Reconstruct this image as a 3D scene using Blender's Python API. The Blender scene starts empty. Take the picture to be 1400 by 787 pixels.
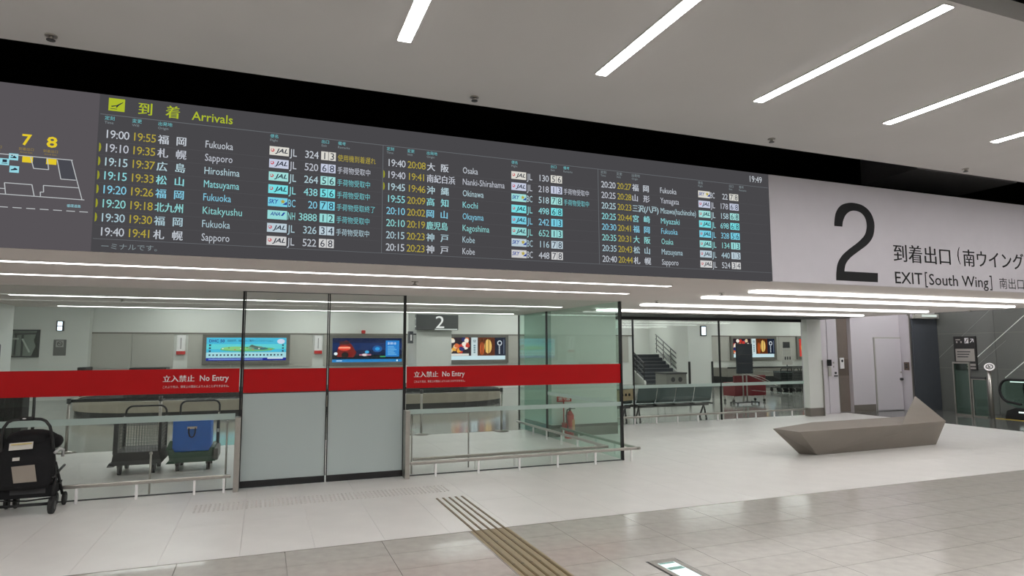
import bpy, bmesh, math, random
from mathutils import Vector, Matrix
from mathutils.geometry import tessellate_polygon
random.seed(4)
SC = bpy.context.scene
COL = SC.collection

# ------------------------------------------------------------------ camera, world, exposure
CAM_H = 1.65
f_px, pitch, yaw, roll = 872.208, 0.0955442, 0.3691810, -0.0033797
fw = Vector((math.sin(yaw)*math.cos(pitch), math.cos(yaw)*math.cos(pitch), math.sin(pitch)))
rt = Vector((math.cos(yaw), -math.sin(yaw), 0)); up = rt.cross(fw)
rt2 = math.cos(roll)*rt + math.sin(roll)*up; up2 = -math.sin(roll)*rt + math.cos(roll)*up
cam_d = bpy.data.cameras.new('camera'); cam = bpy.data.objects.new('camera', cam_d); COL.objects.link(cam)
cam_d.sensor_fit = 'HORIZONTAL'; cam_d.sensor_width = 36; cam_d.lens = 36*f_px/1400
cam_d.clip_start = .05; cam_d.clip_end = 200
mw = Matrix((rt2, up2, -fw)).transposed().to_4x4(); mw.translation = (0, 0, CAM_H)
cam.matrix_world = mw
SC.camera = cam
w = bpy.data.worlds.new('world'); SC.world = w; w.use_nodes = True
w.node_tree.nodes['Background'].inputs[0].default_value = (.5, .5, .5, 1)
w.node_tree.nodes['Background'].inputs[1].default_value = .02
SC.view_settings.view_transform = 'Standard'; SC.view_settings.look = 'None'
SC.view_settings.exposure = 0; SC.view_settings.gamma = 1; SC.view_settings.use_curve_mapping = False
SC.cycles.use_denoising = True
SC.cycles.max_bounces = 10; SC.cycles.transparent_max_bounces = 24
SC.cycles.sample_clamp_indirect = 4

# strengths of the seen lamps and of unseen ones added for light
E_HALL, E_SOFFIT, E_BAR, E_VEST, E_CLAIM = 47.0, 5.5, 5.5, 6.5, 25.0
E_CORNER = 48.0

# ------------------------------------------------------------------ materials
def lin(c):
    return tuple(((v/255)/12.92 if v/255 <= .04045 else ((v/255+.055)/1.055)**2.4) for v in c)
MATS = {}
def mat(name, rgb, rough=.5, metal=0., spec=.5, noise=.04, scale=6., coat=0.):
    if name in MATS: return MATS[name]
    m = bpy.data.materials.new(name); m.use_nodes = True; nt = m.node_tree; p = nt.nodes['Principled BSDF']
    c = lin(rgb)
    p.inputs['Roughness'].default_value = rough; p.inputs['Metallic'].default_value = metal
    p.inputs['Specular IOR Level'].default_value = spec; p.inputs['Coat Weight'].default_value = coat
    if noise > 0:
        tc = nt.nodes.new('ShaderNodeTexCoord'); n = nt.nodes.new('ShaderNodeTexNoise'); r = nt.nodes.new('ShaderNodeValToRGB')
        n.inputs['Scale'].default_value = scale; n.inputs['Detail'].default_value = 5
        r.color_ramp.elements[0].position = .3; r.color_ramp.elements[1].position = .7
        r.color_ramp.elements[0].color = tuple(v*(1-noise) for v in c)+(1,)
        r.color_ramp.elements[1].color = tuple(min(1, v*(1+noise)) for v in c)+(1,)
        nt.links.new(tc.outputs['Object'], n.inputs['Vector']); nt.links.new(n.outputs['Fac'], r.inputs['Fac'])
        nt.links.new(r.outputs['Color'], p.inputs['Base Color'])
    else:
        p.inputs['Base Color'].default_value = c+(1,)
    MATS[name] = m; return m
def emit(name, rgb, s=1.0, linear=False):
    if name in MATS: return MATS[name]
    m = bpy.data.materials.new(name); m.use_nodes = True; nt = m.node_tree; nt.nodes.clear()
    o = nt.nodes.new('ShaderNodeOutputMaterial'); e = nt.nodes.new('ShaderNodeEmission')
    e.inputs[0].default_value = (rgb if linear else lin(rgb))+(1,); e.inputs[1].default_value = s
    nt.links.new(e.outputs[0], o.inputs[0]); MATS[name] = m; return m
def glassmat(name, tint, rough=0., f0=.03, refl=1.0):
    """thin clear sheet: Schlick reflection over a tinted clear layer, the same from both sides"""
    m = bpy.data.materials.new(name); m.use_nodes = True; nt = m.node_tree; nt.nodes.clear()
    o = nt.nodes.new('ShaderNodeOutputMaterial'); t = nt.nodes.new('ShaderNodeBsdfTransparent'); g = nt.nodes.new('ShaderNodeBsdfGlossy')
    lw = nt.nodes.new('ShaderNodeLayerWeight'); lw.inputs[0].default_value = .5
    pw = nt.nodes.new('ShaderNodeMath'); pw.operation = 'POWER'; pw.inputs[1].default_value = 5
    ma = nt.nodes.new('ShaderNodeMath'); ma.operation = 'MULTIPLY_ADD'; ma.inputs[1].default_value = (1-f0)*refl; ma.inputs[2].default_value = f0*refl
    mx = nt.nodes.new('ShaderNodeMixShader')
    t.inputs[0].default_value = tint+(1,); g.inputs['Roughness'].default_value = rough; g.inputs[0].default_value = (.93, 1, .97, 1)
    nt.links.new(lw.outputs['Facing'], pw.inputs[0]); nt.links.new(pw.outputs[0], ma.inputs[0]); nt.links.new(ma.outputs[0], mx.inputs[0])
    nt.links.new(t.outputs[0], mx.inputs[1]); nt.links.new(g.outputs[0], mx.inputs[2]); nt.links.new(mx.outputs[0], o.inputs[0])
    MATS[name] = m; return m
def filmmat(name, rgb, opac, trans):
    """etched / frosted film: part scatters light through, part reflects it, the rest is clear"""
    m = bpy.data.materials.new(name); m.use_nodes = True; nt = m.node_tree; nt.nodes.clear()
    o = nt.nodes.new('ShaderNodeOutputMaterial'); c = lin(rgb)+(1,)
    d = nt.nodes.new('ShaderNodeBsdfDiffuse'); d.inputs[0].default_value = c
    tl = nt.nodes.new('ShaderNodeBsdfTranslucent'); tl.inputs[0].default_value = c
    tp = nt.nodes.new('ShaderNodeBsdfTransparent')
    a = nt.nodes.new('ShaderNodeMixShader'); a.inputs[0].default_value = trans
    b = nt.nodes.new('ShaderNodeMixShader'); b.inputs[0].default_value = opac
    nt.links.new(d.outputs[0], a.inputs[1]); nt.links.new(tl.outputs[0], a.inputs[2])
    nt.links.new(tp.outputs[0], b.inputs[1]); nt.links.new(a.outputs[0], b.inputs[2]); nt.links.new(b.outputs[0], o.inputs[0])
    MATS[name] = m; return m

WHITE_TILE = mat('white_floor_tile', (226, 224, 221), .32, noise=.03, scale=3)
GREY_TILE = mat('grey_floor_tile', (178, 173, 167), .15, noise=.07, scale=9)
JOINT_W = mat('pale_joint', (214, 212, 209), .7)
JOINT_G = mat('grey_joint', (134, 129, 124), .7)
CLAIM_FLOOR = mat('claim_floor_stone', (138, 140, 134), .1, noise=.08, scale=7)
DARK_FLOOR = mat('dark_floor_stone', (92, 94, 90), .12, noise=.12, scale=7)
CEIL = mat('ceiling_paint', (206, 204, 203), .85, noise=.015, scale=2)
SOFFIT = mat('soffit_paint', (210, 203, 199), .8, noise=.015, scale=2)
WALLW = mat('white_wall_panel', (222, 224, 219), .35, noise=.012, scale=1.5)
WALLV = mat('white_lilac_wall', (214, 209, 214), .4, noise=.012, scale=1.5)
GREYPANEL = mat('grey_wall_panel', (182, 180, 172), .35, noise=.03, scale=1)
BASEB = mat('stone_baseboard', (120, 114, 107), .4)
GRANITE = mat('polished_granite', (110, 112, 108), .12, noise=.10, scale=60)
BLACK = mat('black_void_paint', (10, 10, 11), .9, noise=0)
BLACKM = mat('black_metal', (20, 20, 22), .4)
DARKM = mat('dark_grey_metal', (60, 61, 62), .45)
STEEL = mat('brushed_steel', (176, 172, 166), .32, .9, noise=.05, scale=20)
BENCHM = mat('bench_grey', (128, 120, 112), .55, noise=.03, scale=4)
FASC = mat('fascia_grey', (196, 192, 199), .5, noise=.015)
INK = mat('sign_ink', (24, 24, 26), .6, spec=.2, noise=0)
REDFILM = mat('red_film', (192, 10, 18), .4, spec=.25, noise=.02)
WHITEINK = mat('white_ink', (238, 236, 236), .5, noise=0)
RUBBER = mat('black_rubber', (24, 24, 25), .7)
BLACKF = mat('black_fabric', (17, 17, 20), .9, noise=.25, scale=40)
BRONZE = mat('bronze_strip', (118, 100, 66), .35, .5)
TEAL = mat('teal_steel', (96, 112, 112), .35, .4)
INLAY0 = mat('pale_bar_white', (232, 236, 232), .4)
GLASS = glassmat('clear_glass', (.95, .962, .952))
GLASSG = glassmat('green_glass', (.82, .93, .885))
GLASSE = glassmat('balustrade_glass', (.70, .84, .79))
FROST = filmmat('frosted_film', (220, 227, 227), .9, .56)
PALEFILM = filmmat('etched_film', (214, 228, 224), .62, .45)

# ------------------------------------------------------------------ geometry helpers
class B:
    def __init__(s): s.bm = bmesh.new(); s.mats = []
    def mi(s, m):
        if m not in s.mats: s.mats.append(m)
        return s.mats.index(m)
    def poly(s, pts, m, smooth=False):
        f = s.bm.faces.new([s.bm.verts.new(p) for p in pts]); f.material_index = s.mi(m); f.smooth = smooth; return f
    def box(s, x0, x1, y0, y1, z0, z1, m):
        v = [s.bm.verts.new((x, y, z)) for z in (z0, z1) for y in (y0, y1) for x in (x0, x1)]
        k = s.mi(m)
        for q in ((0, 2, 3, 1), (4, 5, 7, 6), (0, 1, 5, 4), (2, 6, 7, 3), (0, 4, 6, 2), (1, 3, 7, 5)):
            f = s.bm.faces.new([v[i] for i in q]); f.material_index = k
        return v
    def obox(s, mtx, sx, sy, sz, m):
        v = s.box(-sx/2, sx/2, -sy/2, sy/2, -sz/2, sz/2, m)
        for q in v: q.co = mtx @ q.co
    def bar(s, a, b, wd, ht, m):
        a, b = Vector(a), Vector(b); d = b-a; q = d.to_track_quat('X', 'Z').to_matrix().to_4x4(); q.translation = (a+b)/2
        s.obox(q, d.length, wd, ht, m)
    def cyl(s, a, b, r, m, n=12, r2=None, caps=True):
        a, b = Vector(a), Vector(b); d = (b-a).normalized(); q = d.to_track_quat('Z', 'Y').to_matrix(); r2 = r if r2 is None else r2
        k = s.mi(m)
        A = [s.bm.verts.new(a+q @ Vector((r*math.cos(t), r*math.sin(t), 0))) for t in [2*math.pi*i/n for i in range(n)]]
        C = [s.bm.verts.new(b+q @ Vector((r2*math.cos(t), r2*math.sin(t), 0))) for t in [2*math.pi*i/n for i in range(n)]]
        for i in range(n):
            f = s.bm.faces.new((A[i], A[(i+1) % n], C[(i+1) % n], C[i])); f.smooth = True; f.material_index = k
        if caps:
            f = s.bm.faces.new(A[::-1]); f.material_index = k; f = s.bm.faces.new(C); f.material_index = k
    def tube(s, pts, r, m, n=8):
        pts = [Vector(p) for p in pts]; k = s.mi(m); rings = []
        prev = None
        for i, p in enumerate(pts):
            d = (pts[min(i+1, len(pts)-1)]-pts[max(i-1, 0)]).normalized()
            if prev is None:
                u = d.orthogonal().normalized()
            else:
                u = (prev-d*prev.dot(d)).normalized()
            prev = u; v = d.cross(u)
            rings.append([s.bm.verts.new(p+u*r*math.cos(t)+v*r*math.sin(t)) for t in [2*math.pi*j/n for j in range(n)]])
        for A, C in zip(rings, rings[1:]):
            for i in range(n):
                f = s.bm.faces.new((A[i], A[(i+1) % n], C[(i+1) % n], C[i])); f.smooth = True; f.material_index = k
        for R_, rv in ((rings[0], True), (rings[-1], False)):
            f = s.bm.faces.new(R_[::-1] if rv else R_); f.material_index = k
    def prism(s, prof, a, b, axis, m, smooth=False):
        """profile points extruded along an axis from a to b. x:(y,z) y:(x,z) z:(x,y)"""
        def P(p, t): return {'x': (t, p[0], p[1]), 'y': (p[0], t, p[1]), 'z': (p[0], p[1], t)}[axis]
        k = s.mi(m); A = [s.bm.verts.new(P(p, a)) for p in prof]; C = [s.bm.verts.new(P(p, b)) for p in prof]
        n = len(prof)
        for i in range(n):
            f = s.bm.faces.new((A[i], A[(i+1) % n], C[(i+1) % n], C[i])); f.material_index = k; f.smooth = smooth
        f = s.bm.faces.new(A[::-1]); f.material_index = k; f = s.bm.faces.new(C); f.material_index = k
    def ball(s, c, r, m, sc=(1, 1, 1), u=12, v=8):
        k = s.mi(m); g = bmesh.ops.create_uvsphere(s.bm, u_segments=u, v_segments=v, radius=r)
        for q in g['verts']: q.co = Vector((q.co.x*sc[0]+c[0], q.co.y*sc[1]+c[1], q.co.z*sc[2]+c[2]))
        for f in {f for q in g['verts'] for f in q.link_faces}: f.material_index = k; f.smooth = True
    def disc(s, c, r, m, axis='y', n=20, r_z=None):
        rz = r_z or r
        pts = []
        for i in range(n):
            t = 2*math.pi*i/n; a, b = r*math.cos(t), rz*math.sin(t)
            pts.append((c[0]+a, c[1], c[2]+b) if axis == 'y' else (c[0], c[1]-a, c[2]+b) if axis == 'x' else (c[0]+a, c[1]+b, c[2]))
        s.poly(pts, m)
    def flat(s, x0, x1, z0, z1, y, m):          # rectangle facing -y
        s.poly([(x0, y, z0), (x1, y, z0), (x1, y, z1), (x0, y, z1)], m)

def tab(b, body, x, z, y, m, cell, size, align='L'):
    """digits in equal cells, colon in a narrow one"""
    ws = [cell*(.45 if c == ':' else 1) for c in body]
    if align == 'R': x -= sum(ws)
    for c, wd in zip(body, ws):
        put(b, c, x+wd/2, z, y, m, size=size, align='C', sxf=.92); x += wd
def putb(b, body, x, z, y, m, d, **kw):
    """heavier print for dense kanji: the same glyphs laid twice, a hair apart"""
    put(b, body, x, z, y, m, **kw); put(b, body, x+d, z, y-.0004, m, **kw)
def wloc(o):
    v = Vector((0, 0, 0))
    while o: v += o.location; o = o.parent
    return v
def obj(name, b, parent=None, bevel=0, fix=True):
    if fix: bmesh.ops.recalc_face_normals(b.bm, faces=[f for f in b.bm.faces])
    off = wloc(parent) if parent else Vector((0, 0, 0))
    if off.length: bmesh.ops.translate(b.bm, verts=b.bm.verts[:], vec=-off)
    me = bpy.data.meshes.new(name); b.bm.to_mesh(me); b.bm.free()
    for m in b.mats: me.materials.append(m)
    o = bpy.data.objects.new(name, me); COL.objects.link(o)
    if parent: o.parent = parent
    if bevel:
        md = o.modifiers.new('bevel', 'BEVEL'); md.width = bevel; md.segments = 2; md.limit_method = 'ANGLE'
    return o
def tag(o, label, cat, group=None, kind=None):
    o['label'] = label; o['category'] = cat
    if group: o['group'] = group
    if kind: o['kind'] = kind
    return o
def thing(name, label, cat, loc, group=None, kind=None):
    o = bpy.data.objects.new(name, None); COL.objects.link(o); o.location = loc; o.empty_display_size = .1
    return tag(o, label, cat, group, kind)
def struct(name, b, parent=None, bevel=0):
    o = obj(name, b, parent, bevel); o['kind'] = 'structure'; return o
def sbox(name, x0, x1, y0, y1, z0, z1, m, parent=None):
    b = B(); b.box(x0, x1, y0, y1, z0, z1, m); return struct(name, b, parent)
def pbox(name, parent, x0, x1, y0, y1, z0, z1, m, bevel=0):
    b = B(); b.box(x0, x1, y0, y1, z0, z1, m); return obj(name, b, parent, bevel)
def dup(root, loc, label=None, rotz=None, group=None):
    r = root.copy(); COL.objects.link(r); r.location = loc
    if rotz is not None: r.rotation_euler = (0, 0, rotz)
    if label: r['label'] = label
    if group: r['group'] = group
    for ch in root.children:
        c = ch.copy(); COL.objects.link(c); c.parent = r
        for g in ch.children:
            d = g.copy(); COL.objects.link(d); d.parent = c
    return r

# lettering: glyph outlines turned to flat mesh; (x, z) plane facing -y, or mapped with a function
_GL = {}
def glyphs(body, bold=0., shear=0., res=2):
    key = (body, bold, shear, res)
    if key in _GL: return _GL[key]
    c = bpy.data.curves.new('lettering', 'FONT'); c.body = body; c.size = 1; c.offset = bold; c.shear = shear; c.resolution_u = res
    o = bpy.data.objects.new('lettering', c); COL.objects.link(o)
    dg = bpy.context.evaluated_depsgraph_get(); me = bpy.data.meshes.new_from_object(o.evaluated_get(dg))
    vs = [tuple(v.co) for v in me.vertices]; fs = [tuple(p.vertices) for p in me.polygons]
    bpy.data.objects.remove(o); bpy.data.curves.remove(c); bpy.data.meshes.remove(me)
    _GL[key] = (vs, fs); return _GL[key]
def put(b, body, x, z, y, m, size=None, width=None, box=None, align='L', bold=0., shear=0., res=2, sxf=1., fn=None):
    """size = font size; width = fit to this width; box=(w,h) fits the ink box with lower-left at x,z"""
    vs, fs = glyphs(body, bold, shear, res)
    if not vs: return
    x0 = min(v[0] for v in vs); x1 = max(v[0] for v in vs); z0 = min(v[1] for v in vs); z1 = max(v[1] for v in vs)
    if box:
        sx = box[0]/(x1-x0); sz = box[1]/(z1-z0); ox, oz = x-x0*sx, z-z0*sz
    else:
        sz = size; sx = size*sxf if width is None else width/(x1-x0)
        ww = (x1-x0)*sx
        ox = x-x0*sx if align == 'L' else (x-ww-x0*sx if align == 'R' else x-ww/2-x0*sx); oz = z
    P = fn or (lambda u, v: (u, y, v))
    k = b.mi(m); V = [b.bm.verts.new(P(v[0]*sx+ox, v[1]*sz+oz)) for v in vs]
    for f in fs:
        try:
            q = b.bm.faces.new([V[i] for i in f]); q.material_index = k
        except ValueError: pass

# ------------------------------------------------------------------ FLOOR
YB = 5.735          # line where grey hall tiles meet the white ones
YI = 12.38          # line where the white floor ends and the claim hall begins
b = B(); b.box(-7, 17, -6, YB, -.1, -.012, JOINT_G); floor_g = struct('floor', b)
b = B(); b.box(-7, 14, YB, YI, -.1, -.012, JOINT_W); floor_w = struct('floor', b)
sbox('floor', -9, 29, YI, 32, -.1, 0, CLAIM_FLOOR)
b = B(); b.box(14, 16.03, YB, YI, -.1, 0, DARK_FLOOR); b.box(16.03, 17, 9.72, YI, -.1, 0, DARK_FLOOR)
struct('floor', b)
def tiles(parent, xs, ys, m, gap, name, inset=None):
    cache = {}
    for x0, x1 in zip(xs, xs[1:]):
        for y0, y1 in zip(ys, ys[1:]):
            sx, sy = round(x1-x0, 4), round(y1-y0, 4)
            if (sx, sy) not in cache:
                q = B(); q.box(gap/2, sx-gap/2, gap/2, sy-gap/2, -.012, 0, m)
                me = bpy.data.meshes.new(name); bmesh.ops.recalc_face_normals(q.bm, faces=q.bm.faces[:]); q.bm.to_mesh(me); q.bm.free(); me.materials.append(m)
                cache[(sx, sy)] = me
            o = bpy.data.objects.new(name, cache[(sx, sy)]); COL.objects.link(o); o.parent = parent; o.location = (x0, y0, 0)
GX0 = 3.37-.79*7
gxs = [GX0+.79*i for i in range(17)]; gys = [YB-.39*i for i in range(9)][::-1]
tiles(floor_g, gxs, gys, GREY_TILE, .004, 'tile')
b = B()
y = gys[0]; b.box(-7, 17, -6, y-.003, -.012, 0, GREY_TILE); b.box(-7, gxs[0]-.003, y, YB-.004, -.012, 0, GREY_TILE); b.box(gxs[-1]+.003, 17, y, YB-.004, -.012, 0, GREY_TILE)
o = obj('tile_field', b, floor_g); o['kind'] = 'stuff'
wxs = [.45-.585*8+.585*i for i in range(32)]; wxs[-1] = 14.0
wys = [YB+.004]+[YB+1.108*i for i in range(1, 6)]+[YI]
tiles(floor_w, wxs, wys, WHITE_TILE, .002, 'tile')
b = B(); b.box(-7, wxs[0]-.003, YB+.004, YI, -.012, 0, WHITE_TILE)
o = obj('tile_field', b, floor_w); o['kind'] = 'stuff'
sbox('trim_1', -7, 17, YB-.004, YB+.006, -.02, .001, BASEB)      # dark joint between both floors

# guide strips and warning dots set in the floor
g = thing('tactile_guide_path', 'set of five raised bronze guide bars running across the floor towards the glass doors', 'tactile paving', (1.98, 5.2, 0))
b = B()
b.box(1.80, 2.165, 2.6, YB-.01, .0005, .0025, mat('beige_path_base', (150, 136, 110), .5)); obj('base_sheet', b, g)
for i in range(5):
    x = 1.84+.0725*i
    b = B(); v = b.box(x-.0115, x+.0115, 2.6, 7.10, 0, .006, BRONZE); obj('guide_bar', b, g, .002)
    b = B()
    for k in range(1, 8):
        b.box(x-.0122, x+.0122, 7.1-.59*k-.004, 7.1-.59*k+.004, .0045, .0065, DARKM)
    obj('bar_joint', b, g)
t = thing('warning_dot_strip', 'band of small white raised warning dots on the white floor before the sliding doors', 'tactile paving', (.75, 7.75, 0))
b = B()
DOT = mat('dot_white', (206, 203, 200), .4, noise=0)
for i in range(60):
    for j in range(6):
        x = -.62+i*.0455; y = 7.42+j*.062
        b.cyl((x, y, 0), (x, y, .006), .013, DOT, 7, .008)
o = obj('dots', b, t); o['kind'] = 'stuff'

# lit recessed panel in the grey floor
t = thing('floor_light', 'small steel framed light panel let into the grey floor tiles', 'floor light', (2.98, 4.12, 0))
b = B()
x0, x1, y0, y1 = 2.83, 3.07, 3.55, 4.41
for q in ((x0, x1, y1-.06, y1), (x0, x1, y0, y0+.06), (x0, x0+.045, y0+.06, y1-.06), (x1-.045, x1, y0+.06, y1-.06)):
    b.box(*q, 0, .005, STEEL)
obj('frame', b, t, .002)
b = B(); b.box(x0-.012, x1+.012, y0-.012, y1+.012, 0, .0015, DARKM); obj('gasket', b, t)
b = B(); b.box(x0+.045, x1-.045, y0+.06, y1-.06, 0, .003, emit('floor_lamp_white', (235, 250, 248), 1.3)); obj('lit_pane', b, t)
b = B(); b.box(x0+.055, x1-.055, 4.19, 4.24, .003, .0042, mat('green_band', (120, 170, 160), .3)); b.box(x0+.055, x1-.055, 4.32, 4.345, .003, .0042, mat('green_band', (120, 170, 160), .3)); obj('green_bar', b, t)

# ------------------------------------------------------------------ SHELL
ZS, ZC, YF = 2.37, 3.65, 5.388
# hall ceiling panels with dark gaps between them
for k, (ya, yb) in enumerate(((2.37, 4.85), (-.75, 1.85), (-5.9, -1.3))):
    sbox('ceiling', -7, 17, ya, yb, ZC, ZC+.12, CEIL)
b = B(); b.box(-7, 17, -6, 9, 4.7, 4.8, BLACK); struct('ceiling', b)
b = B(); b.box(7.97, 10.0, 5.75, 6.6, 4.0, 4.7, mat('duct_grey', (150, 150, 152), .6)); tag(obj('air_duct', b), 'dark grey duct in the black gap above the exit sign', 'duct')
b = B(); b.box(-7, 17, 8.6, 8.8, 2.5, 4.8, BLACK); struct('wall_upper', b)
# soffit
b = B(); b.box(-7, 12.95, YF+.04, 12.62, ZS, ZS+.06, SOFFIT)
soffit = struct('ceiling', b)
b = B(); b.box(-7, 12.95, YF+.05, YF+.2, ZS+.06, 3.555, BLACK); struct('wall_fascia', b)
b = B(); b.box(12.9, 12.95, YF+.2, 12.62, ZS+.06, 3.6, BLACK); b.box(-7, 12.95, 12.56, 12.62, ZS+.06, 3.7, WALLW); struct('wall_soffit', b)
b = B(); b.box(6.52, 12.95, 11.22, 12.42, ZS-.012, ZS, BLACKM); b.box(6.52, 12.61, 12.26, 12.36, ZS-.075, ZS-.012, BLACKM); struct('trim_2', b)
# hall sides
sbox('wall_left', -7.1, -7, -6, 8.52, -.1, 4.8, WALLW)
sbox('wall_rear', -7, 17, -6.1, -6, -.1, 4.8, WALLW)
b = B(); b.box(-7, -3.7, 8.42, 8.52, 0, ZS, WALLW); struct('wall_front', b)
b = B(); b.box(-3.83, -3.75, 8.52, YI, 0, ZS, WALLW); struct('wall_vestibule', b)
tag(pbox('wall_case', None, -3.75, -3.69, 11.3, 11.75, 1.0, 1.75, DARKM, .01), 'dark flat case on the white wall at the left end of the vestibule', 'wall case')
# claim hall
sbox('wall_claim_left', -9, -8.9, YI, 26, 0, 3.7, WALLW)
b = B(); b.box(-8.9, -3.83, YI, YI+.1, 0, 3.7, WALLW); struct('wall_claim_front', b)
b = B(); b.box(-9, 29, 12.62, 32, 3.6, 3.7, CEIL); struct('ceiling', b)
sbox('wall_claim_right', 28, 28.1, 12.4, 32, 0, 3.7, WALLW)
# back wall: white above and below, a band of grey panels at eye level
wb = B(); wb.box(-8.9, 16.2, 26.05, 26.2, 0, 3.65, WALLW); wb.box(20.3, 28, 26.05, 26.2, 0, 3.65, WALLW); wb.box(16.1, 20.4, 31, 31.2, 0, 3.65, WALLW)
wb.box(16.1, 16.2, 26.2, 31, 0, 3.65, WALLW); wb.box(20.3, 20.4, 26.2, 31, 0, 3.65, WALLW)
wall_b = struct('wall_back', wb)
def wall_panels(xa, xb, step):
    n = max(1, round((xb-xa)/step)); s = (xb-xa)/n
    for i in range(n):
        pbox('panel', wall_b, xa+i*s+.008, xa+(i+1)*s-.008, 26.0, 26.05, 1.02, 2.24, GREYPANEL)
wall_panels(-5.7, -3.05, 1.33); wall_panels(-2.6, 1.75, 1.45); wall_panels(2.15, 15.9, 1.53); wall_panels(20.4, 27.9, 1.5)
b = B(); b.box(-5.7, 16.2, 25.98, 26.05, 2.24, 2.29, BASEB); b.box(20.3, 28, 25.98, 26.05, 2.24, 2.29, BASEB); struct('trim_3', b)
# left white block of the claim hall, with window
YB2 = 25.6
sbox('wall_block', -8.9, -7.85, YB2, 26.05, 0, 3.6, WALLW); sbox('wall_block', -6.99, -5.60, YB2, 26.05, 0, 3.6, WALLW)
sbox('wall_block', -7.85, -6.99, YB2, 26.05, 2.35, 3.6, WALLW); sbox('wall_block', -7.85, -6.99, YB2+.1, 26.05, 0, 1.44, WALLW)
wn = thing('window_1', 'small dark framed window with grey blind shapes in the far white wall beyond the stroller', 'window', (-7.42, YB2, 1.44), kind='structure')
b = B()
for q in ((-7.85, -6.99, 2.31, 2.35), (-7.85, -6.99, 1.44, 1.48), (-7.85, -7.81, 1.48, 2.31), (-7.03, -6.99, 1.48, 2.31)): b.box(q[0], q[1], YB2-.02, YB2+.1, q[2], q[3], DARKM)
obj('window_frame', b, wn)
b = B(); b.box(-7.81, -7.03, YB2+.2, YB2+.22, 1.48, 2.31, mat('dim_room', (150, 158, 150), .3)); obj('backing', b, wn)
b = B(); b.prism([(-7.25, 1.48), (-7.03, 1.48), (-7.03, 2.31), (-7.12, 2.31), (-7.2, 2.0), (-7.14, 1.8)], YB2+.14, YB2+.19, 'y', BLACKF); b.box(-7.55, -7.50, YB2+.14, YB2+.18, 1.48, 2.2, DARKM); b.bar((-7.75, YB2+.16, 2.2), (-7.1, YB2+.16, 2.23), .03, .06, DARKM); b.bar((-7.72, YB2+.16, 1.5), (-7.70, YB2+.16, 2.2), .03, .05, DARKM); obj('blind', b, wn)
b = B(); b.bar((-7.52, YB2+.13, 2.05), (-7.3, YB2+.13, 1.6), .01, .05, INLAY0); b.box(-7.78, -7.62, YB2+.12, YB2+.14, 2.02, 2.08, INLAY0); obj('pale_bar', b, wn)
b = B(); b.box(-7.81, -7.03, YB2+.04, YB2+.05, 1.48, 2.31, GLASS); obj('pane', b, wn)

# white pier at the right of the return glass
b = B(); b.box(5.09, 6.5, 11.1, 12.45, 0, ZS, WALLW); pier = struct('wall_pier', b)
b = B(); b.box(5.085, 6.505, 11.09, 12.44, 0, .22, BASEB); struct('baseboard_pier', b)
# right white block with doors
sbox('wall_service', 13.1, 13.36, 12.33, 12.9, 0, 3.6, WALLV)
sbox('wall_service', 13.36, 13.72, 12.35, 12.9, 0, 3.6, WALLV); sbox('wall_service', 13.72, 14.2, 12.46, 12.9, 0, 3.6, WALLV)
sbox('wall_service', 14.2, 14.985, 12.33, 12.9, 0, 3.6, WALLV); sbox('wall_service', 14.985, 16.0, 12.35, 12.9, 0, 3.6, WALLV)
b = B(); b.prism([(12.42, 12.03), (12.86, 12.03), (13.04, 12.20), (13.1, 12.36), (12.62, 12.36), (12.42, 12.2)], 0, 3.6, 'z', WALLW); struct('wall_service', b)
b = B(); b.prism([(12.415, 12.025), (12.862, 12.025), (13.045, 12.197), (13.105, 12.34), (12.6, 12.34), (12.415, 12.2)], 0, .2, 'z', BASEB); struct('baseboard_service', b)
sbox('baseboard_recess', 14.2, 14.96, 12.32, 12.33, 0, .19, BASEB)
b = B(); b.box(16.0, 17.0, 12.05, 12.9, 0, 3.6, WALLV); struct('wall_return', b)
b = B(); b.box(15.975, 16.03, 12.03, 12.05, 0, 3.6, STEEL); struct('trim_4', b)
b = B(); b.box(16.03, 16.98, 11.99, 12.05, 0, 2.42, mat('charcoal_panel', (76, 80, 86), .4)); struct('trim_5', b)
# granite wall with real joints: stacked slabs
b = B(); b.box(17.02, 17.2, -6, 12.9, -1.5, 4.8, JOINT_G); wall_g = struct('wall_right', b)
ys_ = [12.05, 10.55, 9.05, 7.55, 6.05, 4.55, 3.05]; zs_ = [-1.5, 0, 1.12, 2.02, 2.92, 4.7]
for i in range(len(ys_)-1):
    for j in range(len(zs_)-1):
        pbox('granite_slab', wall_g, 17.0, 17.02, ys_[i+1]+.003, ys_[i]-.003, zs_[j]+.004, zs_[j+1]-.004, GRANITE)
PALE_REFL = mat('pale_reflection', (232, 238, 232), .25)  # diagonal lamp reflections painted on the granite as thin pale strips
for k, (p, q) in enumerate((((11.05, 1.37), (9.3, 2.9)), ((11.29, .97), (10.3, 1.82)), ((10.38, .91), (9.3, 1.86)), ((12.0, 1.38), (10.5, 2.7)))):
    b = B(); b.bar((16.998, p[0], p[1]), (16.998, q[0], q[1]), .004, (.018, .008, .022, .006)[k], PALE_REFL if k in (0, 2) else mat('dim_reflection', (150, 155, 150), .3)); obj('painted_reflection', b, wall_g)
b = B(); b.box(-7, 17, 12.05, 12.05, 0, 0, BLACK); b.bm.free()

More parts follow.
